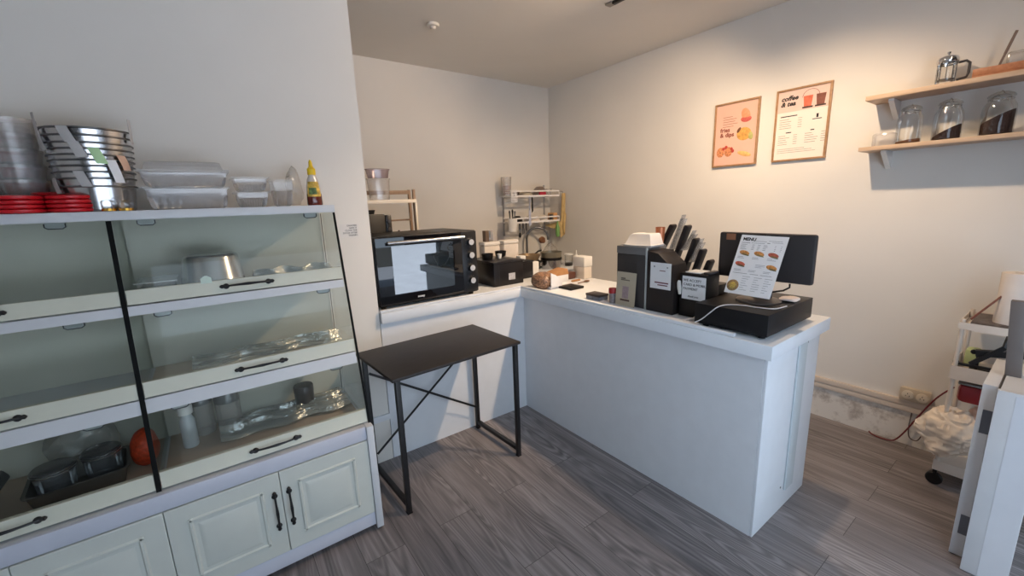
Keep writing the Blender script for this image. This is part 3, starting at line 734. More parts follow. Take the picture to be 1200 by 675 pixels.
# ------------------------------------------------------------------ inside the display cabinet
# top tier
t = thing('serving_plate', 'dark round plate under the upturned steel bowl, top tier', 'plate', (.0, 2.20, 1.2325), 0)
build('plate', MB().lathe([(.001, 1.2325), (.09, 1.2325), (.135, 1.240), (.135, 1.2425), (.09, 1.2365), (.001, 1.2365)], (0, 2.20, 0), 36), DARKGREY, t)
mb = MB().lathe([(.122, .2 - .2), (.124, .003), (.121, .004), (.116, .01), (.100, .128), (.094, .137), (.088, .139), (.001, .139)], (.0, 2.20, 1.2428), 40, cap=False)
solo('steel_bowl', mb, STEEL, 'shiny steel bowl standing upside down in the top tier of the cabinet', 'bowl', (0, 2.20, 1.2428))
t = thing('sticky_tag', 'small pale green tag hanging on the top flap before the steel bowl', 'tag', (-.025, 2.02, 1.283))
n_ = Vector((0, -1, .21)).normalized()
build('tag', MB().plate((-.045, yf(1.283) - .0042, 1.280), (1, 0, 0), (0, .21, 1), [(0, 0), (.036, 0), (.036, .02), (.022, .03), (.014, .03), (0, .02)], .0008), M('tag_green', (206, 224, 212), 0.6), t)
food_container('empty clear food box at the left of the top tier', -.245, -.125, 2.10, 2.29, 1.2328, 1.30, 0, 'clear boxes inside the cabinet')
def film(label, x0, x1, y0, y1, z, amp, seed):
    random.seed(seed); W = [(random.uniform(20, 90), random.uniform(2, 9), random.uniform(0, 6)) for _ in range(7)]
    def f(u, v):
        e = sum(math.sin(a * v + b * u * .8 + p + .9 * math.sin(5 * u + p)) for a, b, p in W) / 7
        return (x0 + (x1 - x0) * u, y0 + (y1 - y0) * v + .012 * math.sin(17 * u + seed), z + amp * (1.1 + e) * (.35 + .65 * math.sin(math.pi * v)))
    return solo('plastic_film', MB().grid(f, 60, 40), FILM, label, 'plastic film', (x0, y0, z), angle=60)
film('crinkled shiny plastic film beside the steel bowl in the top tier', .15, .478, 2.10, 2.332, 1.2335, .036, 1)
film('crinkled shiny plastic film lying along the middle tier', -.13, .478, 2.13, 2.332, .8925, .030, 2)
film('crinkled shiny plastic film lying along the bottom tier', -.08, .478, 2.09, 2.332, .5585, .032, 3)
# bottom tier floor
BROWN = M('brown_liner', (192, 172, 154), 0.55, var=.05)
build('shelf_liner', MB().box(XD + .012, X1 - .016, 1.90, YBK - .006, .5533, .5555), BROWN, cab)
build('shelf_liner', MB().box(X0 + .016, XD - .010, 1.90, YBK - .006, .5533, .5555), BROWN, cab)
# jars and tins, right half of the bottom tier
def tin(x, y, r, h, label, lidm, bodym, name='round_tin'):
    t = thing(name, label, 'tin', (x, y, .5565), 0, None, world=False)
    build('body', MB().lathe([(.001, 0), (r * .95, 0), (r * .97, .004), (r * .97, h * .72)], seg=28), bodym, t)
    build('lid', MB().lathe([(.001, h * .725), (r, h * .725), (r, h - .004), (r * .94, h), (.001, h)], seg=28), lidm, t)
GREYLID = M('grey_lid', (120, 122, 124), 0.3, 0.4)
tin(-.035, 2.235, .050, .20, 'tall clear jar with wide grey lid in the bottom tier, right half', GREYLID, MILKY, 'lidded_jar')
tin(-.135, 2.285, .045, .20, 'tall clear jar with grey lid against the back of the bottom tier', GREYLID, MILKY, 'lidded_jar')
tin(.285, 2.235, .046, .125, 'dark round tin behind the film at the right of the bottom tier', M('dark_tin', (62, 58, 60), 0.35, 0.4), M('dark_tin', (62, 58, 60)))
t = thing('white_bottle', 'white plastic bottle with white cap near the divider in the bottom tier', 'bottle', (-.185, 2.18, .5565), 0, world=False)
build('body', MB().lathe([(.001, 0), (.026, 0), (.028, .006), (.028, .12), (.018, .145), (.018, .152)], seg=24), M('grey_white_plastic', (192, 198, 202), 0.35), t)
build('cap', MB().lathe([(.001, .1525), (.027, .1525), (.027, .186), (.024, .19), (.001, .19)], seg=24), WHITEPLASTIC, t)
# left half of the bottom tier: tray, domed tubs, net of oranges, bag, pan
DARKTRAY = M('dark_baking_tray', (112, 108, 104), 0.35, 0.7, var=.1)
t = thing('baking_tray', 'deep dark baking tray holding two lidded tubs in the bottom left tier', 'tray', (-.51, 2.10, .5565), R(6), world=False)
prof = []
mb = MB()
def rr_loop(hx, hy, z, rad, n=5):
    P = []
    for cx, cy, a0 in ((hx - rad, hy - rad, 0), (-hx + rad, hy - rad, 90), (-hx + rad, -hy + rad, 180), (hx - rad, -hy + rad, 270)):
        for i in range(n): 
            a = R(a0 + 90 * i / (n - 1)); P.append(mb.bm.verts.new((cx + rad * math.cos(a), cy + rad * math.sin(a), z)))
    return P
Ls = [rr_loop(.118, .085, .0006, .02), rr_loop(.132, .100, .062, .025), rr_loop(.140, .108, .063, .03), rr_loop(.140, .108, .066, .03), rr_loop(.129, .097, .065, .025), rr_loop(.115, .082, .004, .02)]
for a, b in zip(Ls, Ls[1:]):
    for i in range(len(a)): mb.bm.faces.new((a[i], a[(i + 1) % len(a)], b[(i + 1) % len(b)], b[i]))
mb.bm.faces.new(Ls[0][::-1]); mb.bm.faces.new(Ls[-1])
build('pan', mb, DARKTRAY, t)
SMOKY = CLEAR('smoky_plastic', (0.72, 0.73, 0.75), 0.08, 0.08, 0.8, haze=.18, hazecol=(150, 150, 154))
LIDM = M('dark_round_lid', (128, 128, 132), 0.25, 0.8)
for x, y, w in ((-.568, 2.075, 'left'), (-.448, 2.115, 'right')):
    t = thing('round_tub', 'round smoky tub with dark silver-edged lid, %s of two in the baking tray' % w, 'tub', (x, y, .5625), 0, 'lidded tubs in the baking tray', world=False)
    build('body', MB().lathe([(.001, 0), (.046, 0), (.050, .005), (.056, .098)], seg=32), SMOKY, t)
    l = build('lid', MB().lathe([(.001, .0985), (.0595, .0985), (.0595, .112), (.054, .118), (.03, .120), (.001, .120)], seg=32), LIDM, t)
    build('rim', MB().tube([(.0598 * math.cos(2 * math.pi * i / 32), .0598 * math.sin(2 * math.pi * i / 32), .104) for i in range(32)], .003, 6, True), STEEL, l)
ORANGE = M('orange_net', (198, 66, 32), 0.5, var=.3, scale=70, bump=.5)
solo('orange_bag', crumple((-.325, 2.13, .5565 + .075), (.046, .06, .075), 9, .10), ORANGE, 'bright orange-red bundle beside the divider in the bottom left tier', 'bundle', (-.325, 2.13, .5565))
solo('plastic_bag', crumple((-.52, 2.275, .5565 + .105), (.10, .05, .105), 12, .2), BAGPLASTIC, 'cloudy plastic bag bulging behind the baking tray in the bottom left tier', 'bag', (-.52, 2.275, .5565), angle=20)
mb = MB(); 
m_ = Matrix.Translation((-.735, 2.08, .580)) @ Matrix.Rotation(R(-28), 4, 'Y')
mb.box(-.10, .055, -.12, .12, .03, .075, .012, m_)
solo('grey_pan', mb, M('grey_pan_metal', (96, 96, 98), 0.4, 0.4), 'grey oblong pan leaning at the far left of the bottom tier', 'pan', (-.75, 2.08, .5575))

# ------------------------------------------------------------------ on the long counter
ZT_ = .9455
t = thing('card_stack', 'low stack of dark cards near the lip of the counter', 'card stack', (1.95, 1.735, ZT_), 0)
build('cards', MB().box(1.87, 1.95, 1.68, 1.79, ZT_ + .0002, ZT_ + .022, .002), M('blue_grey_cards', (120, 124, 138), 0.6, var=.2, scale=60), t)
build('top_card', MB().box(1.868, 1.952, 1.678, 1.792, ZT_ + .0224, ZT_ + .036, .002), M('dark_cards', (66, 56, 56), 0.5), t)
t = thing('spice_shaker', 'small shaker with red cap beside the beige card', 'shaker', (1.90, 1.603, ZT_), 0, world=False)
build('body', MB().lathe([(.001, .0003), (.020, .0003), (.022, .004), (.022, .060)], seg=22), M('shaker_grey', (150, 142, 144), 0.3, var=.2, scale=60), t)
build('cap', MB().lathe([(.0225, .0603), (.023, .062), (.023, .086), (.020, .090), (.001, .090)], seg=22), M('red_cap', (176, 40, 44), 0.4), t)
# dark machine tower
t = thing('drink_machine', 'tall dark grey machine with a lighter top band beside the black organiser', 'machine', (2.0, 1.47, ZT_))
build('body', MB().box(1.905, 2.09, 1.383, 1.578, ZT_ + .0005, 1.245, .004), M('machine_dark', (60, 57, 58), 0.45, var=.05), t)
build('top_band', MB().box(1.903, 2.092, 1.381, 1.580, 1.2455, 1.290, .004), M('machine_band', (112, 110, 110), 0.4), t)
build('edge_strip', MB().box(1.900, 1.912, 1.3715, 1.3805, ZT_ + .0005, 1.288, .001), LIGHTGREY, t)
build('seam', MB().box(1.9042, 1.9047, 1.44, 1.52, 1.15, 1.20), M('machine_dark2', (52, 49, 50), 0.4), t)
t = thing('card_sign', 'beige card propped against the dark machine', 'sign', (1.88, 1.50, ZT_))
BG = M('beige_card', (188, 178, 158), 0.7, var=.05)
ux = Vector((0, -1, 0)); uy = Vector((.085, 0, 1)).normalized()
o_ = Vector((1.884, 1.568, ZT_ + .0004))
build('card', MB().plate(o_, ux, uy, [(0, 0), (.135, 0), (.135, .196), (0, .196)], .0016), BG, t)
nn = ux.cross(uy); o2 = o_ + nn * .0018
def onplate(o, ux, uy, rects, t_=.0004):
    mb = MB()
    for (a, b, c, d) in rects: mb.plate(o, ux, uy, [(a, c), (b, c), (b, d), (a, d)], t_)
    return mb
build('text_lines', onplate(o2, ux, uy, [(.03, .062, .156, .164), (.03, .092, .148, .154)]), M('card_text', (112, 102, 92), 0.6), t)
build('printed_panel', onplate(o2, ux, uy, [(.045, .088, .045, .115)]), M('mauve_print', (160, 142, 148), 0.6, var=.15, scale=90), t)
build('printed_band', onplate(o2, ux, uy, [(.033, .098, .030, .040)]), M('brown_print', (88, 62, 56), 0.6), t)
mb = MB()
LL = []
for s, z in ((.0, 1.2908), (-.004, 1.30), (.004, 1.305), (.022, 1.352), (.030, 1.360)):
    LL.append([mb.bm.verts.new((x, y, z + .004 * noise.noise(Vector((x * 30, y * 30, z * 9))))) for x, y in ((1.915 + s, 1.36 + s), (2.03, 1.358 + s), (2.03 - s, 1.43 + s), (2.06 - s, 1.48), (2.05 - s, 1.535 - s), (2.0, 1.54 - s), (1.915 + s, 1.535 - s), (1.912 + s, 1.45))])
for a, b in zip(LL, LL[1:]):
    for i in range(8): mb.bm.faces.new((a[i], a[(i + 1) % 8], b[(i + 1) % 8], b[i]))
mb.bm.faces.new(LL[0][::-1]); mb.bm.faces.new(LL[-1])
mb.prism([(1.50, 1.292), (1.572, 1.292), (1.572, 1.296), (1.50, 1.302)], 'X', 1.93, 2.0, .001)
solo('takeaway_box', mb, M('white_foam', (206, 202, 200), 0.7, var=.02), 'soft white takeaway box lying on top of the dark machine', 'box', (2.0, 1.45, 1.2906))
# black organiser with leaning dividers
t = thing('lid_organiser', 'black stepped organiser with leaning dividers for cups and lids', 'organiser', (2.0, 1.28, ZT_))
OB = M('organiser_black', (36, 31, 31), 0.42, var=.05, spec=.35)
mb = MB().prism([(1.368, ZT_ + .0005), (1.205, ZT_ + .0005), (1.205, 1.10), (1.232, 1.205), (1.30, 1.262), (1.368, 1.275)], 'X', 1.902, 2.05, .002)
mb.box(2.0502, 2.18, 1.2052, 1.368, ZT_ + .0005, 1.10)
build('body', mb, OB, t)
build('back_step', MB().box(2.0955, 2.15, 1.3685, 1.455, ZT_ + .0005, 1.26, .002), OB, t)
build('low_step', MB().box(2.065, 2.18, 1.062, 1.2045, ZT_ + .0005, 1.10, .002), OB, t)
def leaning(yb, zb, yt, zt, hw, x0, x1):
    """a thick divider in the Y-Z plane that leans towards the till, with a rounded top"""
    ux = (Vector((yt, zt)) - Vector((yb, zb))); l = ux.length; ux.normalize(); n = Vector((-ux.y, ux.x))
    P = [Vector((yb, zb)) + n * hw, Vector((yb, zb)) - n * hw]
    for i in range(7):
        a = math.pi * i / 6; P.append(Vector((yb, zb)) + ux * (l - hw + hw * math.sin(a)) - n * hw * math.cos(a))
    return MB().prism([(p.x, p.y) for p in P], 'X', x0, x1, .002)
for (yb, zb, yt, zt) in ((1.435, 1.255, 1.362, 1.402), (1.372, 1.12, 1.272, 1.400), (1.312, 1.06, 1.220, 1.332), (1.252, 1.05, 1.178, 1.276), (1.195, 1.05, 1.133, 1.222)):
    build('divider', leaning(yb, zb, yt, zt, .0115, 2.10, 2.148), OB, t)
# clear lids filed between the dividers
for (yb, zb, yt, zt, w) in ((1.365, 1.262, 1.302, 1.455, 'tallest'), (1.292, 1.262, 1.235, 1.372, 'middle'), (1.242, 1.20, 1.190, 1.330, 'lowest')):
    mb = MB()
    for j in (-1, 0, 1):
        dy = .0085 * j
        mb.prism([(yb + dy - .0012, zb), (yb + dy + .0012, zb), (yt + dy + .0012, zt - abs(j) * .02), (yt + dy - .0012, zt - abs(j) * .02)], 'X', 2.105, 2.145)
    solo('cup_sleeves', mb, MILKY, 'clear lids filed in the black organiser, %s of the three bundles' % w, 'cup sleeves', (2.12, yb, zb), 'clear lids filed in the organiser')
t = thing('qr_notice', 'white paper notice taped to the front of the black organiser', 'notice', (1.90, 1.28, 1.08))
build('sheet', MB().box(1.9004, 1.9014, 1.222, 1.346, 1.076, 1.216), PAPER, t)
mb = MB().box(1.9000, 1.9004, 1.318, 1.326, 1.19, 1.198).box(1.9, 1.9004, 1.24, 1.248, 1.19, 1.196)
build('marks', mb, INKGREY, t)
mb = MB().box(1.9000, 1.9004, 1.236, 1.318, 1.106, 1.113).box(1.9, 1.9004, 1.24, 1.30, 1.094, 1.100).box(1.9, 1.9004, 1.255, 1.29, 1.172, 1.176)
build('text_lines', mb, M('dark_red_ink', (110, 60, 72), 0.6), t)
# till drawer
t = thing('cash_drawer', 'wide flat black cash drawer at the end of the counter', 'cash drawer', (2.05, .88, ZT_))
build('case', MB().box(1.822, 2.295, .715, 1.038, .962, 1.058, .003), M('drawer_black', (20, 19, 22), 0.45, var=.08, spec=.35), t)
build('front', MB().box(2.2955, 2.302, .725, 1.03, .968, 1.050, .002), BLACK, t)
mb = MB()
for x in (1.86, 2.25):
    for y in (.75, 1.0): mb.lathe([(.014, .9454), (.016, .9615)], (x, y, 0), 14)
build('feet', mb, BLACK, t)
t = thing('receipt_printer', 'black receipt printer between organiser and cash drawer carrying the handwritten payment sign', 'printer', (1.99, 1.12, ZT_))
build('case', MB().box(1.932, 2.052, 1.046, 1.192, ZT_ + .0005, 1.172, .005), BLACK, t)
build('paper_strip', MB().box(1.945, 2.04, 1.09, 1.17, 1.1723, 1.178, .002), PAPER, t)
build('top_cover', MB().box(1.95, 2.048, 1.048, 1.075, 1.1723, 1.182, .002), DARKGREY, t)
mb = MB().prism([(1.178, 1.060), (1.190, 1.058), (1.199, 1.09), (1.201, 1.118), (1.196, 1.132), (1.184, 1.130), (1.177, 1.09)], 'X', 1.9225, 1.9318, .002)
build('clip', mb, WHITEPLASTIC, t)
s = build('sign', MB().box(1.9290, 1.9315, 1.050, 1.174, 1.040, 1.158), PAPER, t)
lettering('lettering', 'WE ACCEPT\nCARD & MOBILE\nPAYMENT', .0175, INK, t, (1.9288, 1.168, 1.132), (0, -1, 0), (0, 0, 1), space=1.25)
lettering('lettering', 'thank you', .014, INK, t, (1.9288, 1.142, 1.052), (0, -1, 0), (0, 0, 1), shear=.3)
# monitor facing the staff side
t = thing('till_monitor', 'dark till monitor seen from behind on the cash drawer', 'monitor', (2.12, .87, 1.0585))
build('shell', MB().box(2.092, 2.122, .663, 1.082, 1.150, 1.372, .010), M('monitor_shell', (50, 45, 45), 0.45, var=.03), t)
build('screen', MB().box(2.1222, 2.1235, .675, 1.07, 1.162, 1.360), M('screen_off', (12, 12, 14), 0.08), t)
mb = MB().box(2.0923, 2.11, .82, .90, 1.0695, 1.16, .004)
build('neck', mb, DARKGREY, t)
build('base', MB().lathe([(.001, 0), (.095, 0), (.095, .005), (.08, .011), (.001, .011)], (2.06, .86, 1.0586), 32), M('stand_brown_grey', (98, 88, 82), 0.4, var=.1), t)
build('cable', MB().tube([(2.085, .745, 1.150), (2.078, .742, 1.135), (2.075, .765, 1.118), (2.072, .80, 1.108), (2.075, .83, 1.10)], .004, 8), BLACK, t)
solo('tape_piece', MB().box(2.0895, 2.0915, 1.00, 1.045, 1.335, 1.365), M('brown_tape', (156, 104, 74), 0.5), 'strip of brown tape at the top corner of the monitor back', 'tape', (2.09, 1.02, 1.35))
t = thing('menu_sheet', 'white printed MENU sheet with food pictures leaning on the monitor', 'menu', (2.0, .87, 1.09))
A = Vector((2.082, .967, 1.363)); B = Vector((2.082, .763, 1.359)); C_ = Vector((1.972, .981, 1.096))
ux = (B - A).normalized(); up = (A - C_); w = (B - A).length; uy = (up - ux * up.dot(ux)).normalized(); h = up.length
sh = up.dot(ux)
nn = ux.cross(uy)
build('sheet', MB().plate(C_ - nn * .001, ux, uy, [(0, 0), (w, 0), (w + sh, h), (sh, h)], .001), PAPER, t)
def mp(a, b): return (a * w + sh * b, b * h)          # fractions of the sheet
def mrect(L_):
    mb = MB()
    for (a, b, c, d) in L_: mb.plate(C_ + nn * .0001, ux, uy, [mp(a, c), mp(b, c), mp(b, d), mp(a, d)], .0004)
    return mb
o_ = C_ + ux * mp(.06, .905)[0] + uy * mp(.06, .905)[1] + nn * .0002
lettering('lettering', 'MENU', .021, INK, t, o_, ux, uy, bold=.0008)
L_ = [(.055, .235, .865, .873), (.27, .55, .868, .873), (.6, .66, .875, .885), (.30, .58, .90, .905), (.62, .9, .915, .92), (.70, .92, .89, .894)]
random.seed(11)
for i in range(4):
    for a, b in ((.05, .22), (.30, .36), (.42, .48), (.54, .64), (.78, .81), (.9, .93)): L_.append((a, a + (b - a) * random.uniform(.6, 1), .835 - i * .026, .841 - i * .026))
for i in range(4):
    for a in (.06, .38, .70): L_.append((a, a + random.uniform(.1, .2), .625 - i * .022 if i < 2 else .45 - i * .02, .630 - i * .022 if i < 2 else .455 - i * .02))
for i in range(7):
    for a in (.30, .55, .78): L_.append((a, a + random.uniform(.07, .17), .30 - i * .037, .305 - i * .037))
L_ += [(.06, .38, .348, .354), (.44, .62, .348, .354), (.66, .9, .348, .354), (.5, .7, .51, .515), (.5, .7, .49, .494), (.5, .64, .47, .474)]
build('text_lines', mrect(L_), INKGREY, t)
def mpic(name, mat, a, b, ra, rb, rot=0, hh=.0008):
    x, y = mp(a, b); o = C_ + ux * x + uy * y + nn * .0002
    m4 = Matrix((ux, uy, nn)).transposed().to_4x4(); m4.translation = o
    build(name, MB().lathe([(1, 0), (.9, .7), (.01, 1)], (0, 0, 0), 20, m4 @ Matrix.Rotation(rot, 4, 'Z') @ Matrix.Diagonal((ra * w, rb * w, hh, 1))), mat, t)
BREAD = M('pic_bread', (196, 136, 76), 0.5, var=.4, scale=120); HAM = M('pic_ham', (176, 88, 70), 0.5, var=.4, scale=120)
for a, b, m_ in ((.18, .695, BREAD), (.50, .695, BREAD), (.80, .69, HAM), (.16, .505, HAM), (.84, .49, BREAD)):
    mpic('sandwich_picture', m_, a, b, .115, .055, R(-12))
    mpic('garnish_picture', M('pic_garnish', (120, 110, 70), 0.5, var=.4), a + .03, b - .028, .09, .018, R(-14), .0014)
mpic('seal_picture', M('pic_seal', (150, 122, 86), 0.5, var=.35, scale=150), .145, .135, .135, .135)
mpic('seal_centre', M('pic_seal_gold', (190, 160, 80), 0.5, var=.3, scale=150), .145, .135, .085, .085, 0, .0016)
# bits on the drawer
solo('crumpled_receipt', crumple((2.15, .76, 1.0585 + .010), (.045, .040, .010), 31, .3, 16), M('tissue', (214, 202, 196), 0.8), 'small crumpled pale receipt on the cash drawer by the monitor', 'receipt', (2.15, .76, 1.0585), angle=50)
WC = M('white_cable', (216, 212, 214), 0.4)
def spline(pts, n=8):
    P = [Vector(p) for p in pts]; out = []
    for i in range(len(P) - 1):
        p0 = P[max(i - 1, 0)]; p1 = P[i]; p2 = P[i + 1]; p3 = P[min(i + 2, len(P) - 1)]
        for k in range(n):
            t = k / n; out.append(.5 * ((2 * p1) + (p2 - p0) * t + (2 * p0 - 5 * p1 + 4 * p2 - p3) * t * t + (3 * p1 - p0 - 3 * p2 + p3) * t ** 3))
    return out + [P[-1]]
mb = MB().tube(spline([(1.809, 1.03, .9645), (1.8165, 1.00, .985), (1.815, .955, 1.03), (1.818, .93, 1.055), (1.85, .915, 1.0625), (1.885, .89, 1.0625), (1.905, .85, 1.0625), (1.91, .80, 1.0625), (1.935, .74, 1.0625), (2.02, .725, 1.0625)]), .0026, 8)
solo('white_cable', mb, WC, 'long white cable lying across the cash drawer and over its front', 'cable', (1.905, .85, 1.0585))
mb = MB().tube(spline([(1.925, 1.055, 1.045), (1.912, 1.056, 1.02), (1.87, 1.062, .975), (1.83, 1.075, .9665), (1.805, 1.085, .9645)]), .0024, 8)
solo('white_cable', mb, WC, 'short white cable hanging from below the payment sign', 'cable', (1.83, 1.075, .962))
# copper cup on the machine
mb = MB().lathe([(.001, 1.2906), (.018, 1.2906), (.024, 1.345), (.026, 1.39), (.023, 1.39), (.020, 1.34), (.001, 1.30)], (2.062, 1.405, 0), 24, cap=False)
solo('copper_cup', mb, M('copper', (186, 112, 74), 0.35, 0.5), 'small copper-brown cup beside the white takeaway box on the dark machine', 'cup', (2.062, 1.405, 1.2906))
# ------------------------------------------------------------------ back counter, sink and everything round it
ZB = .88
c = thing('sink_counter', 'white worktop with sink along the back wall behind the serving counter', 'counter', (1.9, 3.43, 0))
build('base', MB().box(.5, 3.30, 3.14, YB - .002, 0, .845), PAINT, c)
build('worktop', MB().box(.5, 3.306, 3.115, YB - .001, .846, ZB, .003), PAINT, c)
mb = MB().box(2.62, 3.08, 3.30, 3.315, ZB + .0003, ZB + .012).box(2.62, 3.08, 3.60, 3.615, ZB + .0003, ZB + .012).box(2.62, 2.635, 3.316, 3.599, ZB + .0003, ZB + .012).box(3.065, 3.08, 3.316, 3.599, ZB + .0003, ZB + .012)
mb.box(2.636, 3.064, 3.316, 3.599, ZB + .0003, ZB + .003)
build('sink', mb, STEEL, c)
t = thing('kitchen_tap', 'tall chrome swan-neck kitchen tap at the back sink', 'tap', (2.86, 3.65, ZB))
build('base', MB().lathe([(.026, ZB + .0003), (.026, ZB + .012), (.018, ZB + .02), (.018, ZB + .09), (.014, ZB + .10)], (2.87, 3.65, 0), 20), CHROME, t)
P = [(2.87, 3.65, ZB + .10), (2.87, 3.65, 1.16)] + [(2.87 + .105 * (1 - math.cos(a)), 3.65 - .06 * (1 - math.cos(a)) , 1.16 + .115 * math.sin(a)) for a in [math.pi * i / 12 for i in range(1, 13)]] + [(3.08, 3.53, 1.135)]
build('spout', MB().tube(P, .0125, 12), DULLSTEEL, t)
build('lever', MB().tube([(2.888, 3.632, ZB + .06), (2.93, 3.60, ZB + .10), (3.00, 3.56, ZB + .155)], .007, 8, rads=[.009, .007, .010]), CHROME, t)
# hanging wall rack
WR = M('rack_white', (238, 236, 236), 0.4, var=.02)
t = thing('dish_rack', 'white two-tier metal dish rack on the back wall above the sink', 'rack', (2.93, 3.62, 1.33))
for x in (2.63, 3.21):
    mb = MB().bar((x, YB - .012, 1.20), (x, YB - .012, 1.74), .022, .010, .001)
    for z in (1.615, 1.345): mb.bar((x, YB - .018, z), (x, 3.50, z), .010, .014)
    build('upright', mb, M('rack_grey', (176, 174, 176), 0.4), t)
def tier(z, zt):
    mb = MB()
    for y in (3.50, YB - .025):
        mb.bar((2.62, y, z), (3.225, y, z), .012, .018); mb.bar((2.62, y, zt), (3.225, y, zt), .010, .015)
    for x in (2.62, 3.225):
        mb.bar((x, 3.50, z), (x, YB - .025, z), .008, .010); mb.bar((x, 3.50, z), (x, 3.50, zt), .007, .007)
        mb.bar((x, 3.50, zt), (x, YB - .025, zt), .007, .007)
    for i in range(13): mb.bar((2.645 + .046 * i, 3.502, z), (2.645 + .046 * i, YB - .026, z), .004, .004)
    return mb
build('upper_tier', tier(1.617, 1.668), WR, t); build('lower_tier', tier(1.345, 1.390), WR, t)
mb = MB()
for z in (1.560, 1.585, 1.610, 1.635, 1.66, 1.676):
    mb.bar((2.535, 3.46, z), (2.610, 3.46, z), .004, .006); mb.bar((2.535, 3.46, z), (2.535, 3.56, z), .003, .004); mb.bar((2.61, 3.46, z), (2.61, 3.56, z), .003, .004)
for i in range(6): mb.bar((2.537 + .0145 * i, 3.46, 1.558), (2.537 + .0145 * i, 3.46, 1.678), .005, .004)
mb.box(2.535, 2.61, 3.46, 3.56, 1.557, 1.561)
build('side_basket', mb, WR, t)
# things on the rack
t = thing('tumbler', 'tall clear tumbler with pink contents at the left of the rack top', 'tumbler', (2.58, 3.60, 1.6255), 0, world=False)
build('glass_body', MB().lathe([(.001, 0), (.045, 0), (.055, .19), (.053, .19), (.043, .004)], seg=24, cap=False), MILKY, t)
build('contents', MB().lathe([(.001, .006), (.040, .006), (.046, .10), (.001, .11)], seg=20), M('pink_brown', (176, 130, 128), 0.7, var=.4, scale=50), t)
# the tumbler rests on a small ledge of the rack
solo('wire_ledge', MB().box(2.53, 2.629, 3.565, 3.66, 1.618, 1.6253), WR, 'small white ledge carrying the tumbler beside the dish rack', 'ledge', (2.58, 3.6, 1.618))
BW = lambda r, h: [(.001, 0), (r * .5, 0), (r * .8, h * .35), (r, h), (r * .95, h), (r * .74, h * .38), (r * .45, .006), (.001, .006)]
def tilted(x, y, z, ax, deg): return Matrix.Translation((x, y, z)) @ Matrix.Rotation(R(deg), 4, ax)
zt_ = 1.6245
solo('dark_bowl', MB().lathe(BW(.045, .05), seg=24, cap=False, mat=tilted(2.69, 3.585, zt_, 'Z', 0)), M('dark_brown_ceramic', (84, 66, 62), 0.3), 'small dark brown bowl second from the left on the rack top', 'bowl', (2.69, 3.585, zt_))
solo('beige_dish', MB().lathe([(.001, .035), (.05, .04), (.075, .02), (.078, 0), (.072, 0), (.05, .034), (.001, .03)], seg=28, cap=False, mat=tilted(2.815, 3.59, zt_, 'Z', 0)), M('beige_ceramic', (176, 164, 146), 0.35), 'upturned beige dish in the middle of the rack top', 'dish', (2.815, 3.59, zt_))
solo('grey_bowl', MB().lathe([(.001, .095), (.035, .092), (.068, .06), (.085, 0), (.081, 0), (.064, .056), (.001, .088)], seg=28, cap=False, mat=tilted(3.03, 3.60, zt_, 'Z', 0)), M('grey_brown_ceramic', (126, 112, 104), 0.35), 'large grey-brown bowl upside down on the rack top', 'bowl', (3.03, 3.60, zt_))
solo('red_sponge', MB().box(2.955, 3.045, 3.507, 3.53, zt_, zt_ + .034, .008), M('red_sponge', (176, 50, 66), 0.9, bump=.4, scale=90), 'red sponge pad at the front of the rack top', 'sponge', (3.0, 3.52, zt_))
solo('clear_cup', MB().lathe([(.001, 0), (.03, 0), (.038, .07), (.036, .07), (.028, .004)], (3.16, 3.60, zt_), 22, cap=False), PLASTIC, 'clear cup at the right end of the rack top', 'cup', (3.16, 3.6, zt_))
zl = 1.3525
solo('black_bowl', MB().lathe([(.001, .062), (.03, .06), (.052, .03), (.058, 0), (.054, 0), (.001, .055)], (2.70, 3.59, zl), 26, cap=False), BLACK, 'black bowl upside down on the lower rack tier', 'bowl', (2.70, 3.59, zl))
solo('white_dish', MB().lathe([(.001, .045), (.05, .05), (.085, .02), (.09, 0), (.084, 0), (.05, .044), (.001, .04)], (2.90, 3.59, zl), 28, cap=False), M('white_ceramic', (224, 216, 208), 0.3), 'upturned white dish left of the dark cup on the lower rack tier', 'dish', (2.9, 3.59, zl))
solo('white_bowl', MB().lathe([(.001, .06), (.03, .058), (.058, .03), (.066, 0), (.062, 0), (.001, .052)], (3.045, 3.585, zl), 28, cap=False), M('white_ceramic', (224, 216, 208)), 'upturned white bowl on the lower rack tier', 'bowl', (3.045, 3.585, zl))
solo('dark_cup', MB().lathe([(.001, 0), (.018, 0), (.024, .06), (.022, .06), (.001, .01)], (3.13, 3.53, zl), 20, cap=False), DARKGREY, 'small dark cup beside the orange box on the lower rack tier', 'cup', (3.13, 3.53, zl))
solo('orange_box', MB().box(3.16, 3.215, 3.52, 3.62, zl, zl + .075, .003), M('orange_card', (214, 164, 112), 0.6), 'pale orange carton at the right end of the lower rack tier', 'carton', (3.19, 3.57, zl))
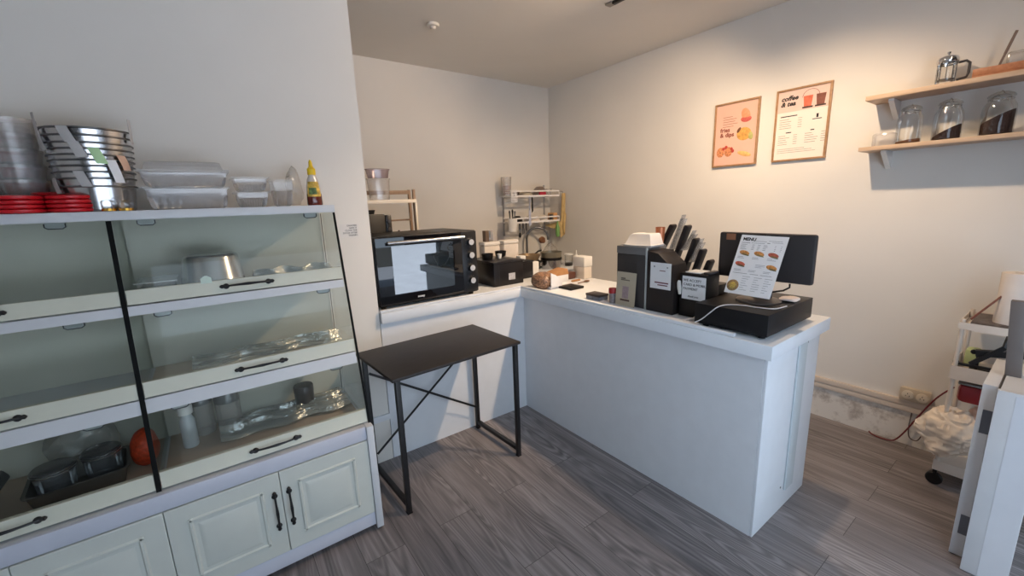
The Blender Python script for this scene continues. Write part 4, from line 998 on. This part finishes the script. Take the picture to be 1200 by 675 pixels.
# utensil holder hooked on the rack
t = thing('utensil_holder', 'white utensil holder hanging at the left end of the lower rack tier', 'holder', (2.575, 3.49, 1.28))
mb = MB().lathe([(.001, 1.26), (.042, 1.26), (.050, 1.395), (.047, 1.395), (.040, 1.265), (.001, 1.265)], (2.565, 3.49, 0), 24, cap=False).bar((2.60, 3.50, 1.385), (2.626, 3.53, 1.394), .012, .004)
build('cup', mb, WHITEPLASTIC, t)
for i, (dx, dy, h, m_) in enumerate(((-.025, .01, .075, DARKGREY), (-.006, -.012, .085, BLACK), (.012, .012, .08, STEEL), (.026, -.006, .07, DULLSTEEL))):
    mb = MB().tube([(2.565 + dx * .6, 3.49 + dy, 1.268), (2.565 + dx, 3.49 + dy, 1.40), (2.565 + dx * 1.1, 3.49 + dy, 1.385 + h)], .006, 8, rads=[.004, .005, .008])
    mb.sph((2.565 + dx * 1.1, 3.49 + dy, 1.385 + h), (.012, .004, .018), 12)
    solo('spoon', mb, m_, ['dark spoon leftmost in the white utensil holder', 'black spoon next to the leftmost in the utensil holder', 'bright steel spoon third in the utensil holder', 'dull steel spoon rightmost in the utensil holder'][i], 'spoon', (2.565 + dx, 3.49 + dy, 1.268), 'spoons in the utensil holder')
# knife and utensils on hooks
def hanging(name, x, ztop, zbot, w, m1, m2, label, head=None):
    t = thing(name, label, 'utensil', (x, 3.489, zbot))
    zm = ztop - (ztop - zbot) * .45
    build('handle', MB().bar((x, 3.489, zm), (x, 3.489, ztop), .014, .008, .002), m1, t)
    if head == 'round': build('head', MB().sph((x, 3.489, zbot + w * .9), (w * .6, .006, w * .9), 16).tube([(x, 3.489, zbot + w * 1.7), (x, 3.489, zm)], .004, 8), m2, t)
    else: build('blade', MB().prism([(x - w / 2, zbot), (x + w / 2, zbot + .02), (x + w / 2, zm), (x - w / 2, zm)], 'Y', 3.4885, 3.4895), m2, t)
BLU = M('blue_white_handle', (178, 184, 206), 0.4)
hanging('hanging_knife', 2.795, 1.610, 1.30, .030, BLU, BLU, 'long blue-white handled tool hanging from the rack top tier')
hanging('hanging_spatula', 2.832, 1.605, 1.44, .022, BLACK, BLACK, 'short black tool hanging beside the blue-white handled tool')
hanging('hanging_spoon', 2.655, 1.338, 1.19, .030, BLACK, BLACK, 'black spoon leftmost of the tools below the lower rack tier', 'round')
hanging('hanging_spatula', 2.700, 1.338, 1.215, .040, DARKGREY, DULLSTEEL, 'steel spatula second of the tools below the lower rack tier')
hanging('hanging_spoon', 2.742, 1.338, 1.165, .034, DARKGREY, DULLSTEEL, 'steel ladle rightmost of the tools below the lower rack tier', 'round')
def towel(u, v):
    return (3.262 + .030 * u + .012 * math.sin(5 * v + 9 * u), 3.49 + .018 * math.sin(6.3 * u + 1.5 * v), 1.64 - (.50 - .12 * u) * v)
t = thing('tea_towel', 'yellow-beige tea towel hanging at the right end of the rack', 'towel', (3.26, 3.49, 1.64))
build('cloth', MB().grid(towel, 14, 20, .004), M('towel_yellow', (206, 178, 124), 0.9, var=.12, scale=18, bump=.3), t)
build('hook', MB().tube([(3.226, 3.50, 1.66), (3.27, 3.49, 1.655), (3.275, 3.49, 1.63)], .004, 8), MIDGREY, t)
solo('green_bottle', MB().lathe([(.001, 1.16), (.02, 1.165), (.025, 1.20), (.022, 1.27), (.010, 1.30), (.008, 1.335), (.001, 1.336)], (3.19, 3.49, 0), 20, cap=False), M('green_plastic', (120, 168, 96), 0.4), 'small green bottle hanging under the right end of the rack', 'bottle', (3.19, 3.49, 1.16))
# around the sink
solo('chopping_board', MB().box(2.40, 2.66, 3.725, 3.745, ZB + .0005, 1.145, .004), M('board_white', (222, 208, 200), 0.5), 'white chopping board with red top edge leaning on the back wall', 'chopping board', (2.53, 3.735, ZB))
bpy.data.objects['chopping_board']
build('edge', MB().box(-.13, .13, -.0105, .0105, 1.1455 - ZB, 1.153 - ZB), M('board_red', (186, 62, 56), 0.5), bpy.data.objects['chopping_board'])
solo('wooden_board', MB().box(2.43, 2.55, 3.40, 3.42, ZB + .0005, 1.09, .004), KRAFT, 'small brown wooden board standing behind the black pans', 'board', (2.49, 3.41, ZB))
def pan(x, y, z, r, h, mat, label, ang=None, hm=BLACK):
    t = thing('frying_pan', label, 'pan', (x, y, z), 0, world=False)
    build('bowl', MB().lathe([(.001, 0), (r * .75, 0), (r, h), (r * .98, h), (r * .73, .004), (.001, .004)], seg=32, cap=False), mat, t)
    if ang is not None:
        a = R(ang); build('handle', MB().tube([(r * .97 * math.cos(a), r * .97 * math.sin(a), h - .008), (r * 1.5 * math.cos(a), r * 1.5 * math.sin(a), h + .012), (r * 2.1 * math.cos(a), r * 2.1 * math.sin(a), h + .015)], .009, 8), hm, t)
    return t
t = thing('stock_pot', 'steel cooking pot with dark band in front of the sink', 'pot', (2.83, 3.20, ZB), 0, world=False)
build('body', MB().lathe([(.001, .0004), (.095, .0004), (.098, .004), (.106, .085)], seg=36), STEEL, t)
build('band', MB().lathe([(.1065, .0855), (.110, .088), (.110, .112), (.1065, .114)], seg=36), BLACK, t)
build('upper_wall', MB().lathe([(.107, .1145), (.112, .165), (.115, .168), (.110, .168), (.104, .118)], seg=36, cap=False), M('pot_upper', (150, 144, 128), 0.3, 0.6), t)
pan(2.60, 3.27, ZB + .10, .115, .055, M('pan_tan', (150, 128, 100), 0.3, .4), 'tan frying pan raised on a dark pot by the chopping board', 20)
t = thing('dark_pot', 'black squat pot under the tan frying pan', 'pot', (2.60, 3.27, ZB), 0, world=False)
build('body', MB().lathe([(.001, .0004), (.10, .0004), (.11, .02), (.11, .085), (.098, .0985), (.001, .0985)], seg=32), BLACK, t)
build('handle', MB().tube([(.108, -.02, .07), (.15, -.012, .075), (.15, .012, .075), (.108, .02, .07)], .007, 8), BLACK, t)
solo('scourer', crumple((2.90, 3.42, 1.152), (.04, .03, .035), 41, .3, 16), M('brown_scourer', (120, 82, 58), 0.9, var=.3, scale=60), 'brown scourer hanging in the sink corner under the tap', 'scourer', (2.90, 3.42, 1.12))
solo('plastic_bag', crumple((3.00, 3.40, ZB + .11), (.10, .06, .11), 43, .25, 20), BAGPLASTIC, 'crumpled clear plastic bag standing beside the steel pot', 'bag', (3.0, 3.40, ZB))
t = thing('glass_jar', 'glass jar with dark base and pale lid right of the steel pot', 'jar', (3.05, 3.17, ZB), 0, world=False)
build('glass_body', MB().lathe([(.001, .0004), (.042, .0004), (.044, .01), (.044, .115)], seg=24), JARGLASS, t)
build('contents', MB().lathe([(.001, .002), (.040, .002), (.040, .03), (.001, .03)], seg=20), DARKGREY, t)
build('lid', MB().lathe([(.047, .1155), (.047, .130), (.001, .132)], seg=24), WHITEPLASTIC, t)
t = thing('pump_bottle', 'small white bottle with red label and pointed top in the back corner', 'bottle', (3.17, 3.18, ZB), 0, world=False)
build('body', MB().lathe([(.001, .0004), (.026, .0004), (.027, .004), (.027, .085), (.012, .105), (.009, .115), (.006, .15), (.002, .153)], seg=22), WHITEPLASTIC, t)
def lb(u, v):
    an = R(-150 + 70 * u); return (.0275 * math.cos(an), .0275 * math.sin(an), .03 + .045 * v)
build('label', MB().grid(lb, 8, 2, .0004), M('red_label', (196, 84, 76), 0.5, var=.3, scale=80), t)
# on the wing and in the counter corner
t = thing('white_container', 'white lidded container at the back inner edge of the counter', 'container', (2.36, 2.31, ZT_))
build('body', MB().box(2.335, 2.42, 2.255, 2.375, ZT_ + .0004, ZT_ + .095, .004), M('container_white', (222, 212, 200), 0.45), t)
build('lid', MB().box(2.331, 2.424, 2.251, 2.379, ZT_ + .0954, ZT_ + .175, .006), WHITEPLASTIC, t)
t = thing('black_bin', 'black bread bin with white label beside the oven', 'bin', (1.78, 2.65, ZT_))
build('body', MB().box(1.655, 1.925, 2.50, 2.80, ZT_ + .0004, 1.118, .005), M('bin_black', (22, 20, 24), 0.35, var=.08, spec=.4), t)
mb = MB().prism([(1.648, 1.1185), (1.932, 1.1185), (1.932, 1.128), (1.80, 1.142), (1.648, 1.130)], 'Y', 2.492, 2.806, .002)
build('lid', mb, M('bin_lid', (34, 32, 36), 0.35), t)
build('label', MB().box(1.785, 1.845, 2.4985, 2.4998, .985, 1.035), M('bin_label', (176, 176, 182), 0.5, var=.2, scale=60), t)
build('seam', MB().box(1.70, 1.701, 2.4992, 2.4999, .96, 1.11), DARKGREY, t)
t = thing('black_bin', 'lower plain black box right behind the labelled bread bin', 'bin', (2.03, 2.70, ZT_))
build('body', MB().box(1.94, 2.12, 2.62, 2.84, ZT_ + .0004, 1.075, .004), M('bin_black', (34, 31, 36)), t)
build('lid', MB().box(1.936, 2.124, 2.616, 2.844, 1.0755, 1.087, .003), BLACK, t)
def black_cup(x, y, z, label):
    return solo('black_ramekin', MB().lathe([(.001, 0), (.036, 0), (.040, .004), (.046, .042), (.043, .042), (.037, .006), (.001, .006)], (x, y, z), 24, cap=False), BLACK, label, 'ramekin', (x, y, z), 'small black pots on the bin')
black_cup(1.705, 2.66, 1.1370, 'small black pot left on the lid of the bread bin')
black_cup(1.855, 2.70, 1.1400, 'small black pot right on the lid of the bread bin')
solo('small_white_cup', MB().lathe([(.001, 0), (.014, 0), (.019, .035), (.016, .035), (.001, .005)], (1.775, 2.60, 1.1405), 18, cap=False), WHITEPLASTIC, 'tiny white cup between the two black pots', 'cup', (1.775, 2.60, 1.1405))
solo('white_block', MB().box(2.05, 2.11, 2.70, 2.76, 1.0875, 1.12, .006), WHITEPLASTIC, 'small white block lying on the plain black box', 'block', (2.08, 2.73, 1.0875))
solo('white_block', MB().box(2.145, 2.215, 2.66, 2.71, ZT_ + .0004, 1.065, .006), WHITEPLASTIC, 'taller white block standing right of the plain black box', 'block', (2.18, 2.685, ZT_))
for x, w in ((1.890, 'left'), (2.085, 'right')):
    t = thing('canister', 'white square-shouldered canister, %s of the pair behind the bread bin' % w, 'canister', (x, 2.91, ZT_), 0, 'pair of white canisters', world=False)
    build('body', MB().box(-.078, .078, -.045, .045, .0004, .265, .012), M('canister_white', (224, 214, 204), 0.5), t)
    build('lid', MB().box(-.080, .080, -.047, .047, .2655, .298, .010), M('canister_lid', (230, 222, 212), 0.5), t)
t = thing('steel_tin', 'small brown and steel tin standing on the left canister', 'tin', (1.882, 2.91, 1.2437), 0)
build('body', MB().box(1.842, 1.876, 2.885, 2.935, 1.244, 1.335, .003), M('tin_brown', (112, 92, 76), 0.4, .3), t)
build('plate', MB().box(1.8765, 1.916, 2.885, 2.935, 1.244, 1.335, .003), STEEL, t)
t = thing('open_carton', 'white open carton end on the counter corner holding the brown bundle', 'carton', (1.92, 2.23, ZT_))
CW = M('carton_white', (220, 222, 228), 0.6)
mb = MB().prism([(1.885, .962), (1.99, .962), (1.99, .985), (1.93, 1.045), (1.885, 1.065)], 'Y', 2.135, 2.141).box(1.885, 1.99, 2.1415, 2.30, .962, .966).box(1.984, 1.99, 2.1415, 2.30, .9665, .99)
build('walls', mb, CW, t)
build('foot', MB().box(1.89, 1.98, 2.15, 2.29, ZT_ + .0003, .9615), CW, t)
BUN = wood_material('brown_bundle', (44, 28, 22), (176, 136, 108), (70, 10, 46), 0.35)
solo('brown_bundle', crumple((1.893, 2.232, 1.0), (.085, .085, .062), 51, .10, 26), BUN, 'glossy brown streaky bundle lying in the white carton', 'bundle', (1.893, 2.232, .945), angle=60)
t = thing('kraft_box', 'open brown and white cardboard box behind the brown bundle', 'box', (2.12, 2.36, ZT_))
build('front', MB().box(2.03, 2.20, 2.29, 2.40, ZT_ + .0004, 1.00, .002), CW, t)
build('flap', MB().prism([(2.025, 1.0005), (2.205, 1.0005), (2.19, 1.045), (2.06, 1.02)], 'Y', 2.29, 2.40, .002), KRAFT, t)
solo('black_tray', MB().box(1.965, 2.09, 2.02, 2.15, ZT_ + .0004, ZT_ + .018, .004), BLACK, 'thin black tray on the counter before the kraft box', 'tray', (2.03, 2.09, ZT_))
solo('brown_packet', MB().box(2.225, 2.32, 2.33, 2.40, ZT_ + .0004, 1.0, .008), M('dark_brown_packet', (92, 58, 48), 0.4), 'dark brown packet right of the kraft box', 'packet', (2.27, 2.36, ZT_))
solo('wooden_stick', MB().bar((2.19, 2.245, .952), (2.28, 2.25, .952), .018, .012, .003), KRAFT, 'short brown wooden stick lying before the dark brown packet', 'stick', (2.235, 2.247, .946))
mb = MB().tube([(2.17, 2.16, .9505), (2.25, 2.165, .953)], .0035, 8).sph((2.272, 2.167, .954), (.026, .018, .007), 14)
solo('brown_spoon', mb, M('brown_spoon', (116, 84, 66), 0.4), 'small brown spoon lying on the counter before the white container', 'spoon', (2.22, 2.16, .946))

# shelf unit behind the oven
t = thing('shelf_unit', 'small shelf unit with brown and cream posts behind the big oven', 'shelf unit', (.98, 3.06, ZT_))
PW = wood_material('post_wood', (128, 102, 80), (150, 122, 98), (30, 30, 4))
LW = M('rack_cream', (226, 214, 196), 0.5)
# stands on the wing of the serving counter, reaching over the gap
for x in (.70, 1.252):
    for y in (2.90, 2.985): build('post', MB().box(x - .009, x + .009, y - .009, y + .009, ZT_ + .0004, 1.672, .001), PW, t)
    build('front_face', MB().box(x - .003, x + .012, 2.882, 2.8905, ZT_ + .0004, 1.577, .001), LW, t)
build('top_board', MB().box(.69, 1.262, 2.88, 2.8905, 1.578, 1.602, .001).box(.71, 1.242, 2.8915, 2.994, 1.585, 1.600), LW, t)
build('rail', MB().box(.71, 1.2425, 2.972, 2.984, 1.640, 1.668, .001), PW, t)
build('lower_rail', MB().box(1.06, 1.2425, 2.972, 2.984, 1.450, 1.462, .001), PW, t)
t = thing('toaster_oven', 'black toaster oven standing behind the big oven on the left', 'toaster oven', (.93, 2.93, ZT_))
build('body', MB().box(.72, 1.025, 2.895, 2.965, ZT_ + .0004, 1.505, .006), BLACK, t)
p = build('control_panel', MB().box(1.026, 1.068, 2.893, 2.965, 1.20, 1.498, .004), M('panel_black', (20, 20, 24)), t)
for z in (1.455, 1.40, 1.345): build('knob', MB().lathe([(.014, 0), (.013, .012), (.003, .013)], (0, 0, 0), 18, Matrix.Translation((1.047, 2.8925, z)) @ Matrix.Rotation(R(90), 4, 'X')), DARKGREY, p)
build('top_dish', MB().lathe([(.001, 0), (.06, .002), (.07, .03), (.001, .032)], (.90, 2.93, 1.5055), 24, sy=.45), BLACK, t)
solo('dark_funnel', MB().lathe([(.038, 0), (.012, .07), (.006, .085), (.001, .086)], (1.135, 2.945, 1.30), 22, sy=.6).lathe([(.038, -.354), (.038, 0)], (1.135, 2.945, 1.30), 22, sy=.6), M('funnel_brown', (60, 46, 40), 0.5), 'dark cone-topped holder between the toaster oven and the right post', 'holder', (1.135, 2.945, ZT_))
for (z, h, r, m_, w) in ((1.6025, .145, .078, MILKY, 'taller clear plastic tub, lower of two on the small shelf unit'), (1.7495, .062, .080, CLEAR('mauve_plastic', (.78, .72, .76), 0.1, .06, .6, haze=.35, hazecol=(168, 148, 156)), 'shallow mauve-tinted tub, upper of two on the small shelf unit')):
    t = thing('storage_tub', w, 'tub', (1.015, 2.938, z), 0, world=False)
    build('body', MB().lathe([(.001, .0005), (r * .86, .0005), (r * .88, .005), (r, h - .008)], seg=30, sy=.68, cap=False), m_, t)
    build('rim', MB().lathe([(r * 1.003, h - .0075), (r * 1.07, h - .006), (r * 1.07, h), (r * .98, h)], seg=30, sy=.68, cap=False), m_, t)

# ------------------------------------------------------------------ right side: sockets, wires, trolley, low door
t = thing('double_socket', 'cream double power socket on the right wall over the trunking', 'socket', (XR, .45, .294))
SK = M('socket_cream', (196, 182, 162), 0.4)
build('plate', MB().box(XR - .034, XR - .0225, .382, .520, .294, .374, .004), SK, t)
build('box', MB().box(XR - .0222, XR - .0005, .388, .514, .2935, .370), SK, t)
for y in (.482, .418):
    d = build('outlet', MB().lathe([(.027, 0), (.027, .008), (.022, .010), (.001, .010)], (0, 0, 0), 26, Matrix.Translation((XR - .0342, y, .334)) @ Matrix.Rotation(R(-90), 4, 'Y')), M('outlet_cream', (214, 202, 184), 0.4), t)
    for dz, dy in ((.010, 0), (-.005, .008), (-.005, -.008)): build('pin_hole', MB().box(XR - .0449, XR - .0443, y + dy - .0015, y + dy + .0015, .334 + dz - .004, .334 + dz + .004), INK, d)
mb = MB().tube(spline([(3.265, .300, .45), (3.272, .36, .36), (3.276, .42, .22), (3.276, .47, .09), (3.27, .51, .02), (3.265, .56, .008), (3.27, .61, .010), (3.28, .635, .02)]), .0042, 8)
solo('red_wire', mb, M('dark_red_wire', (112, 34, 40), 0.5), 'dark red cable running from the trolley down to the floor', 'cable', (3.27, .5, .004))
mb = MB().tube(spline([(XR - .012, .455, .216), (XR - .012, .458, .12), (XR - .03, .445, .065), (XR - .03, .41, .06), (XR - .02, .395, .12), (XR - .012, .405, .216)]), .003, 8)
solo('thin_wire', mb, M('thin_wire', (96, 84, 82), 0.5), 'thin dark looped wire below the double socket', 'wire', (XR - .02, .42, .06))

t = thing('utility_trolley', 'white three-tier utility trolley loaded with bags against the right wall', 'trolley', (3.08, .09, 0))
TW = M('trolley_white', (216, 206, 196), 0.45)
yA, yB, xA, xB = .282, -.10, 2.945, 3.225
for x in (xA, xB):
    for y in (yA, yB):
        build('post', MB().tube([(x, y, .09), (x, y, .915)], .009, 10), TW, t)
        w = build('wheel', MB().lathe([(.004, -.011), (.030, -.011), (.034, -.006), (.034, .006), (.030, .011), (.004, .011)], (0, 0, 0), 20, Matrix.Translation((x, y, .0345)) @ Matrix.Rotation(R(90), 4, 'Y')), BLACK, t)
        build('fork', MB().box(x - .016, x + .016, y - .008, y + .008, .070, .0895), BLACK, w)
def basket(z, h):
    mb = MB()
    mb.box(xA - .012, xB + .012, yB - .012, yA + .012, z, z + .005)
    for y0_, y1_ in ((yB - .012, yB - .009), (yA + .009, yA + .012)): mb.box(xA - .012, xB + .012, y0_, y1_, z + .0051, z + h)
    for x0_, x1_ in ((xA - .016, xA - .013), (xB + .013, xB + .016)): mb.box(x0_, x1_, yB - .012, yA + .012, z, z + h)
    return mb
for z, h in ((.09, .055), (.605, .07), (.865, .035)): build('basket', basket(z, h), TW, t)
BAGW = M('white_bag', (228, 214, 198), 0.5, var=.05, scale=20, bump=.3)
solo('white_bag', crumple((2.99, .255, .285), (.115, .12, .125), 67, .42, 70), BAGW, 'bulging white plastic bag on the lowest tier of the trolley', 'bag', (3.0, .25, .16), angle=40)
solo('pink_bag', crumple((3.06, .10, .40), (.10, .10, .065), 63, .4, 46), M('pinkish_bag', (222, 192, 180), 0.5, var=.05), 'pinkish plastic bag lying behind the white bag on the trolley', 'bag', (3.06, .1, .33), angle=40)
solo('red_packet', MB().box(2.985, 3.19, .06, .262, .470, .565, .022), M('deep_red_pack', (140, 26, 34), 0.4, var=.2, scale=14), 'deep red packet above the bags under the middle trolley tier', 'packet', (3.08, .16, .47))
solo('grey_slate', MB().box(2.985, 3.19, .04, .265, .5655, .578, .004), MIDGREY, 'flat grey sheet lying over the red packet', 'sheet', (3.08, .15, .5655))
solo('white_packet', MB().box(2.96, 3.2, -.02, .25, .6105, .645, .014), M('cream_packet', (222, 208, 192), 0.6), 'cream packet lying in the middle basket of the trolley', 'packet', (3.08, .1, .6105))
solo('green_pouch', MB().box(3.06, 3.14, .215, .268, .6455, .735, .012), M('pale_green', (186, 198, 142), 0.5), 'pale green pouch at the far end of the middle basket', 'pouch', (3.1, .24, .6455))
t = thing('folding_stand', 'black folding metal stand lying across the middle trolley basket', 'stand', (3.0, .14, .646))
build('base_bar', MB().bar((2.955, .278, .683), (2.962, .08, .683), .012, .012), BLACKMETAL, t)
build('base_bar', MB().bar((3.01, .24, .653), (3.01, .06, .653), .012, .012), BLACKMETAL, t)
build('arm', MB().bar((2.962, .235, .690), (2.965, .135, .80), .016, .020), BLACKMETAL, t)
build('arm', MB().bar((2.965, .135, .80), (2.975, .118, .945), .014, .018), BLACKMETAL, t)
build('cross_bar', MB().bar((2.985, .225, .745), (2.985, .06, .775), .03, .03), BLACKMETAL, t)
build('post', MB().bar((2.985, .215, .660), (2.985, .215, .728), .012, .012), BLACKMETAL, t)
for q_ in ((2.955, .282, .690), (2.985, .232, .748)): build('knob', MB().sph(q_, .012, 12), BLACK, t)
# top tier
solo('dark_tray', MB().box(2.965, 3.20, -.07, .26, .8705, .905, .006), M('dark_contents', (92, 84, 82), 0.7, var=.5, scale=45), 'dark tray of odds and ends in the top trolley basket', 'tray', (3.08, .1, .8705))
solo('paper_roll', MB().lathe([(.018, .0), (.056, .0), (.057, .004), (.057, .24), (.056, .244), (.018, .244), (.018, 0)], (3.03, .140, .9055), 32, cap=False), M('roll_white', (222, 212, 204), 0.8, bump=.1), 'tall white paper towel roll standing on the top trolley tier', 'paper roll', (3.03, .140, .9055))
solo('brown_rod', MB().tube([(2.975, .262, .911), (2.985, .205, 1.0), (3.0, .165, 1.06)], .0045, 8), M('red_brown_rod', (120, 70, 56), 0.5), 'thin red-brown rod leaning over the top trolley basket', 'rod', (2.975, .262, .905))

# low white door leaves with grey hinges
LD = M('low_door_white', (214, 214, 216), 0.45, var=.02)
t = thing('low_door', 'low white swing door leaf with two grey hinge plates on its edge', 'door', (2.6, .125, 0))
build('leaf', MB().box(2.395, 2.80, .106, .146, .004, .785, .002), LD, t)
for z0, z1 in ((.11, .20), (.58, .68)): build('hinge_plate', MB().box(2.3925, 2.3948, .106, .132, z0, z1), M('hinge_grey', (108, 110, 118), 0.4, .5), t)
t = thing('white_cabinet', 'low white cupboard side panel standing before the low door', 'cabinet', (2.6, .04, 0))
build('side_panel', MB().box(2.312, 2.335, -.022, .102, .003, .80, .002), LD, t)
build('carcass', MB().box(2.3355, 2.78, -.018, .098, .003, .79), LD, t)
build('door_strip', MB().box(2.3105, 2.3118, -.02, .055, .01, .79), M('low_door_white2', (220, 220, 224), 0.4, var=.02), t)
solo('grey_slab', MB().prism([(.060, .7905), (.104, .7905), (.128, 1.10), (.088, 1.10)], 'X', 2.55, 2.585, .002), M('slab_grey_brown', (112, 104, 100), 0.5), 'grey-brown slab standing on the low white cupboard', 'board', (2.567, .09, .7905))

# ------------------------------------------------------------------ ceiling things
t = thing('heat_detector', 'small round white detector on the ceiling above the back area', 'detector', (1.483, 2.878, ZT))
build('base', MB().lathe([(.045, -.0005), (.045, -.012), (.040, -.018), (.001, -.018)], (1.483, 2.878, ZT), 28), CEIL, t)
build('sensor', MB().lathe([(.022, -.0185), (.018, -.034), (.001, -.036)], (1.483, 2.878, ZT), 20), CEIL, t)
t = thing('light_track', 'black lighting track running along the ceiling, its end at the top edge', 'light track', (2.315, .9, ZT))
build('rail', MB().box(2.300, 2.330, -.45, 1.98, ZT - .018, ZT - .0005, .002), BLACK, t)
build('end_cap', MB().box(2.29, 2.34, 1.9805, 2.03, ZT - .012, ZT - .0005, .002), M('cap_grey', (150, 142, 130), 0.5), t)
WARM = (1.0, 0.73, 0.48)
def spot(y, tgt, watts, label, size=100, x=2.315):
    t = thing('spotlight', label, 'spotlight', (x, y, ZT - .0185), 0, world=False)
    d = (Vector(tgt) - Vector((x, y, ZT - .12))).normalized()
    q = d.to_track_quat('-Z', 'Y').to_matrix().to_4x4()
    build('stem', MB().lathe([(.012, -.0003), (.012, -.05)], seg=14), BLACK, t)
    m4 = Matrix.Translation((0, 0, -.085)) @ q
    build('lamp_head', MB().lathe([(.001, .05), (.03, .05), (.04, .03), (.042, -.055), (.038, -.055), (.036, .02), (.001, .025)], seg=24, cap=False, mat=m4), BLACK, t)
    li = bpy.data.lights.new('spot_lamp', 'SPOT'); li.energy = watts; li.color = WARM
    li.spot_size = R(size); li.spot_blend = 1.0; li.shadow_soft_size = .03
    lo = bpy.data.objects.new('spot_lamp', li); col.objects.link(lo)
    lo.matrix_world = Matrix.Translation(Vector((x, y, ZT - .1035)) + d * .062) @ q
spot(.97, (3.3, 1.25, .60), S1, 'black spotlight on the ceiling track aimed at the posters', 124)
spot(1.40, (3.3, 2.45, 1.5), S5, 'added black spotlight on the ceiling track, brightening the wall beside the posters', 110)  # fill lamp added to lift the far wall and ceiling
spot(.80, (1.25, 2.37, .88), S4, 'added black spotlight on the ceiling track, brightening the counter wing', 58)  # extra head added in place of the poster lamp's spill
spot(-.30, (3.3, 1.0, 1.3), S2, 'black spotlight at the street end of the ceiling track', 110)
spot(1.20, (1.5, 3.4, 1.3), S3, 'black spotlight nearest the inner end of the ceiling track, aimed at the back', 130)

# ------------------------------------------------------------------ daylight through the open shop front
w = bpy.data.worlds.new('sky'); scene.world = w; w.use_nodes = True
bg = w.node_tree.nodes['Background']; bg.inputs['Color'].default_value = (0.66, 0.82, 1.0, 1); bg.inputs['Strength'].default_value = SKY
su = bpy.data.lights.new('sun', 'SUN'); su.energy = SUN; su.angle = R(1); su.color = (1, .98, .95)
so = bpy.data.objects.new('sun', su); col.objects.link(so); so.rotation_euler = (R(-30), 0, R(12))     # high behind the shop, so it lights the street
po = bpy.data.lights.new('doorway_sky', 'AREA'); po.shape = 'RECTANGLE'; po.size = 2.66 - OX; po.size_y = OZ
po.cycles.is_portal = True
pl = bpy.data.objects.new('doorway_sky', po); col.objects.link(pl); pl.location = ((2.66 + OX) / 2, -.70, OZ / 2); pl.rotation_euler = (R(90), 0, 0)

# ------------------------------------------------------------------ camera
cam = bpy.data.cameras.new('camera'); co = bpy.data.objects.new('camera', cam); col.objects.link(co)
cam.sensor_width = 36; cam.lens = 486.16 / 1200 * 36; cam.clip_start = .02
yaw, pit, rol = R(35.919), R(11.558), R(-2.008)
fw = Vector((math.sin(yaw) * math.cos(pit), math.cos(yaw) * math.cos(pit), -math.sin(pit)))
rt = Vector((math.cos(yaw), -math.sin(yaw), 0)); up = rt.cross(fw)
r2 = rt * math.cos(rol) + up * math.sin(rol); u2 = up * math.cos(rol) - rt * math.sin(rol)
m4 = Matrix((r2, u2, -fw)).transposed().to_4x4(); m4.translation = (0, 0, 1.55)
co.matrix_world = m4; scene.camera = co
vs = scene.view_settings; vs.view_transform = 'Standard'; vs.look = 'None'; vs.gamma = 1; vs.use_curve_mapping = False; vs.exposure = EXPO
scene.cycles.max_bounces = 12; scene.cycles.transparent_max_bounces = 24; scene.cycles.caustics_reflective = False; scene.cycles.caustics_refractive = False
scene.cycles.use_denoising = True; scene.cycles.sample_clamp_indirect = 6
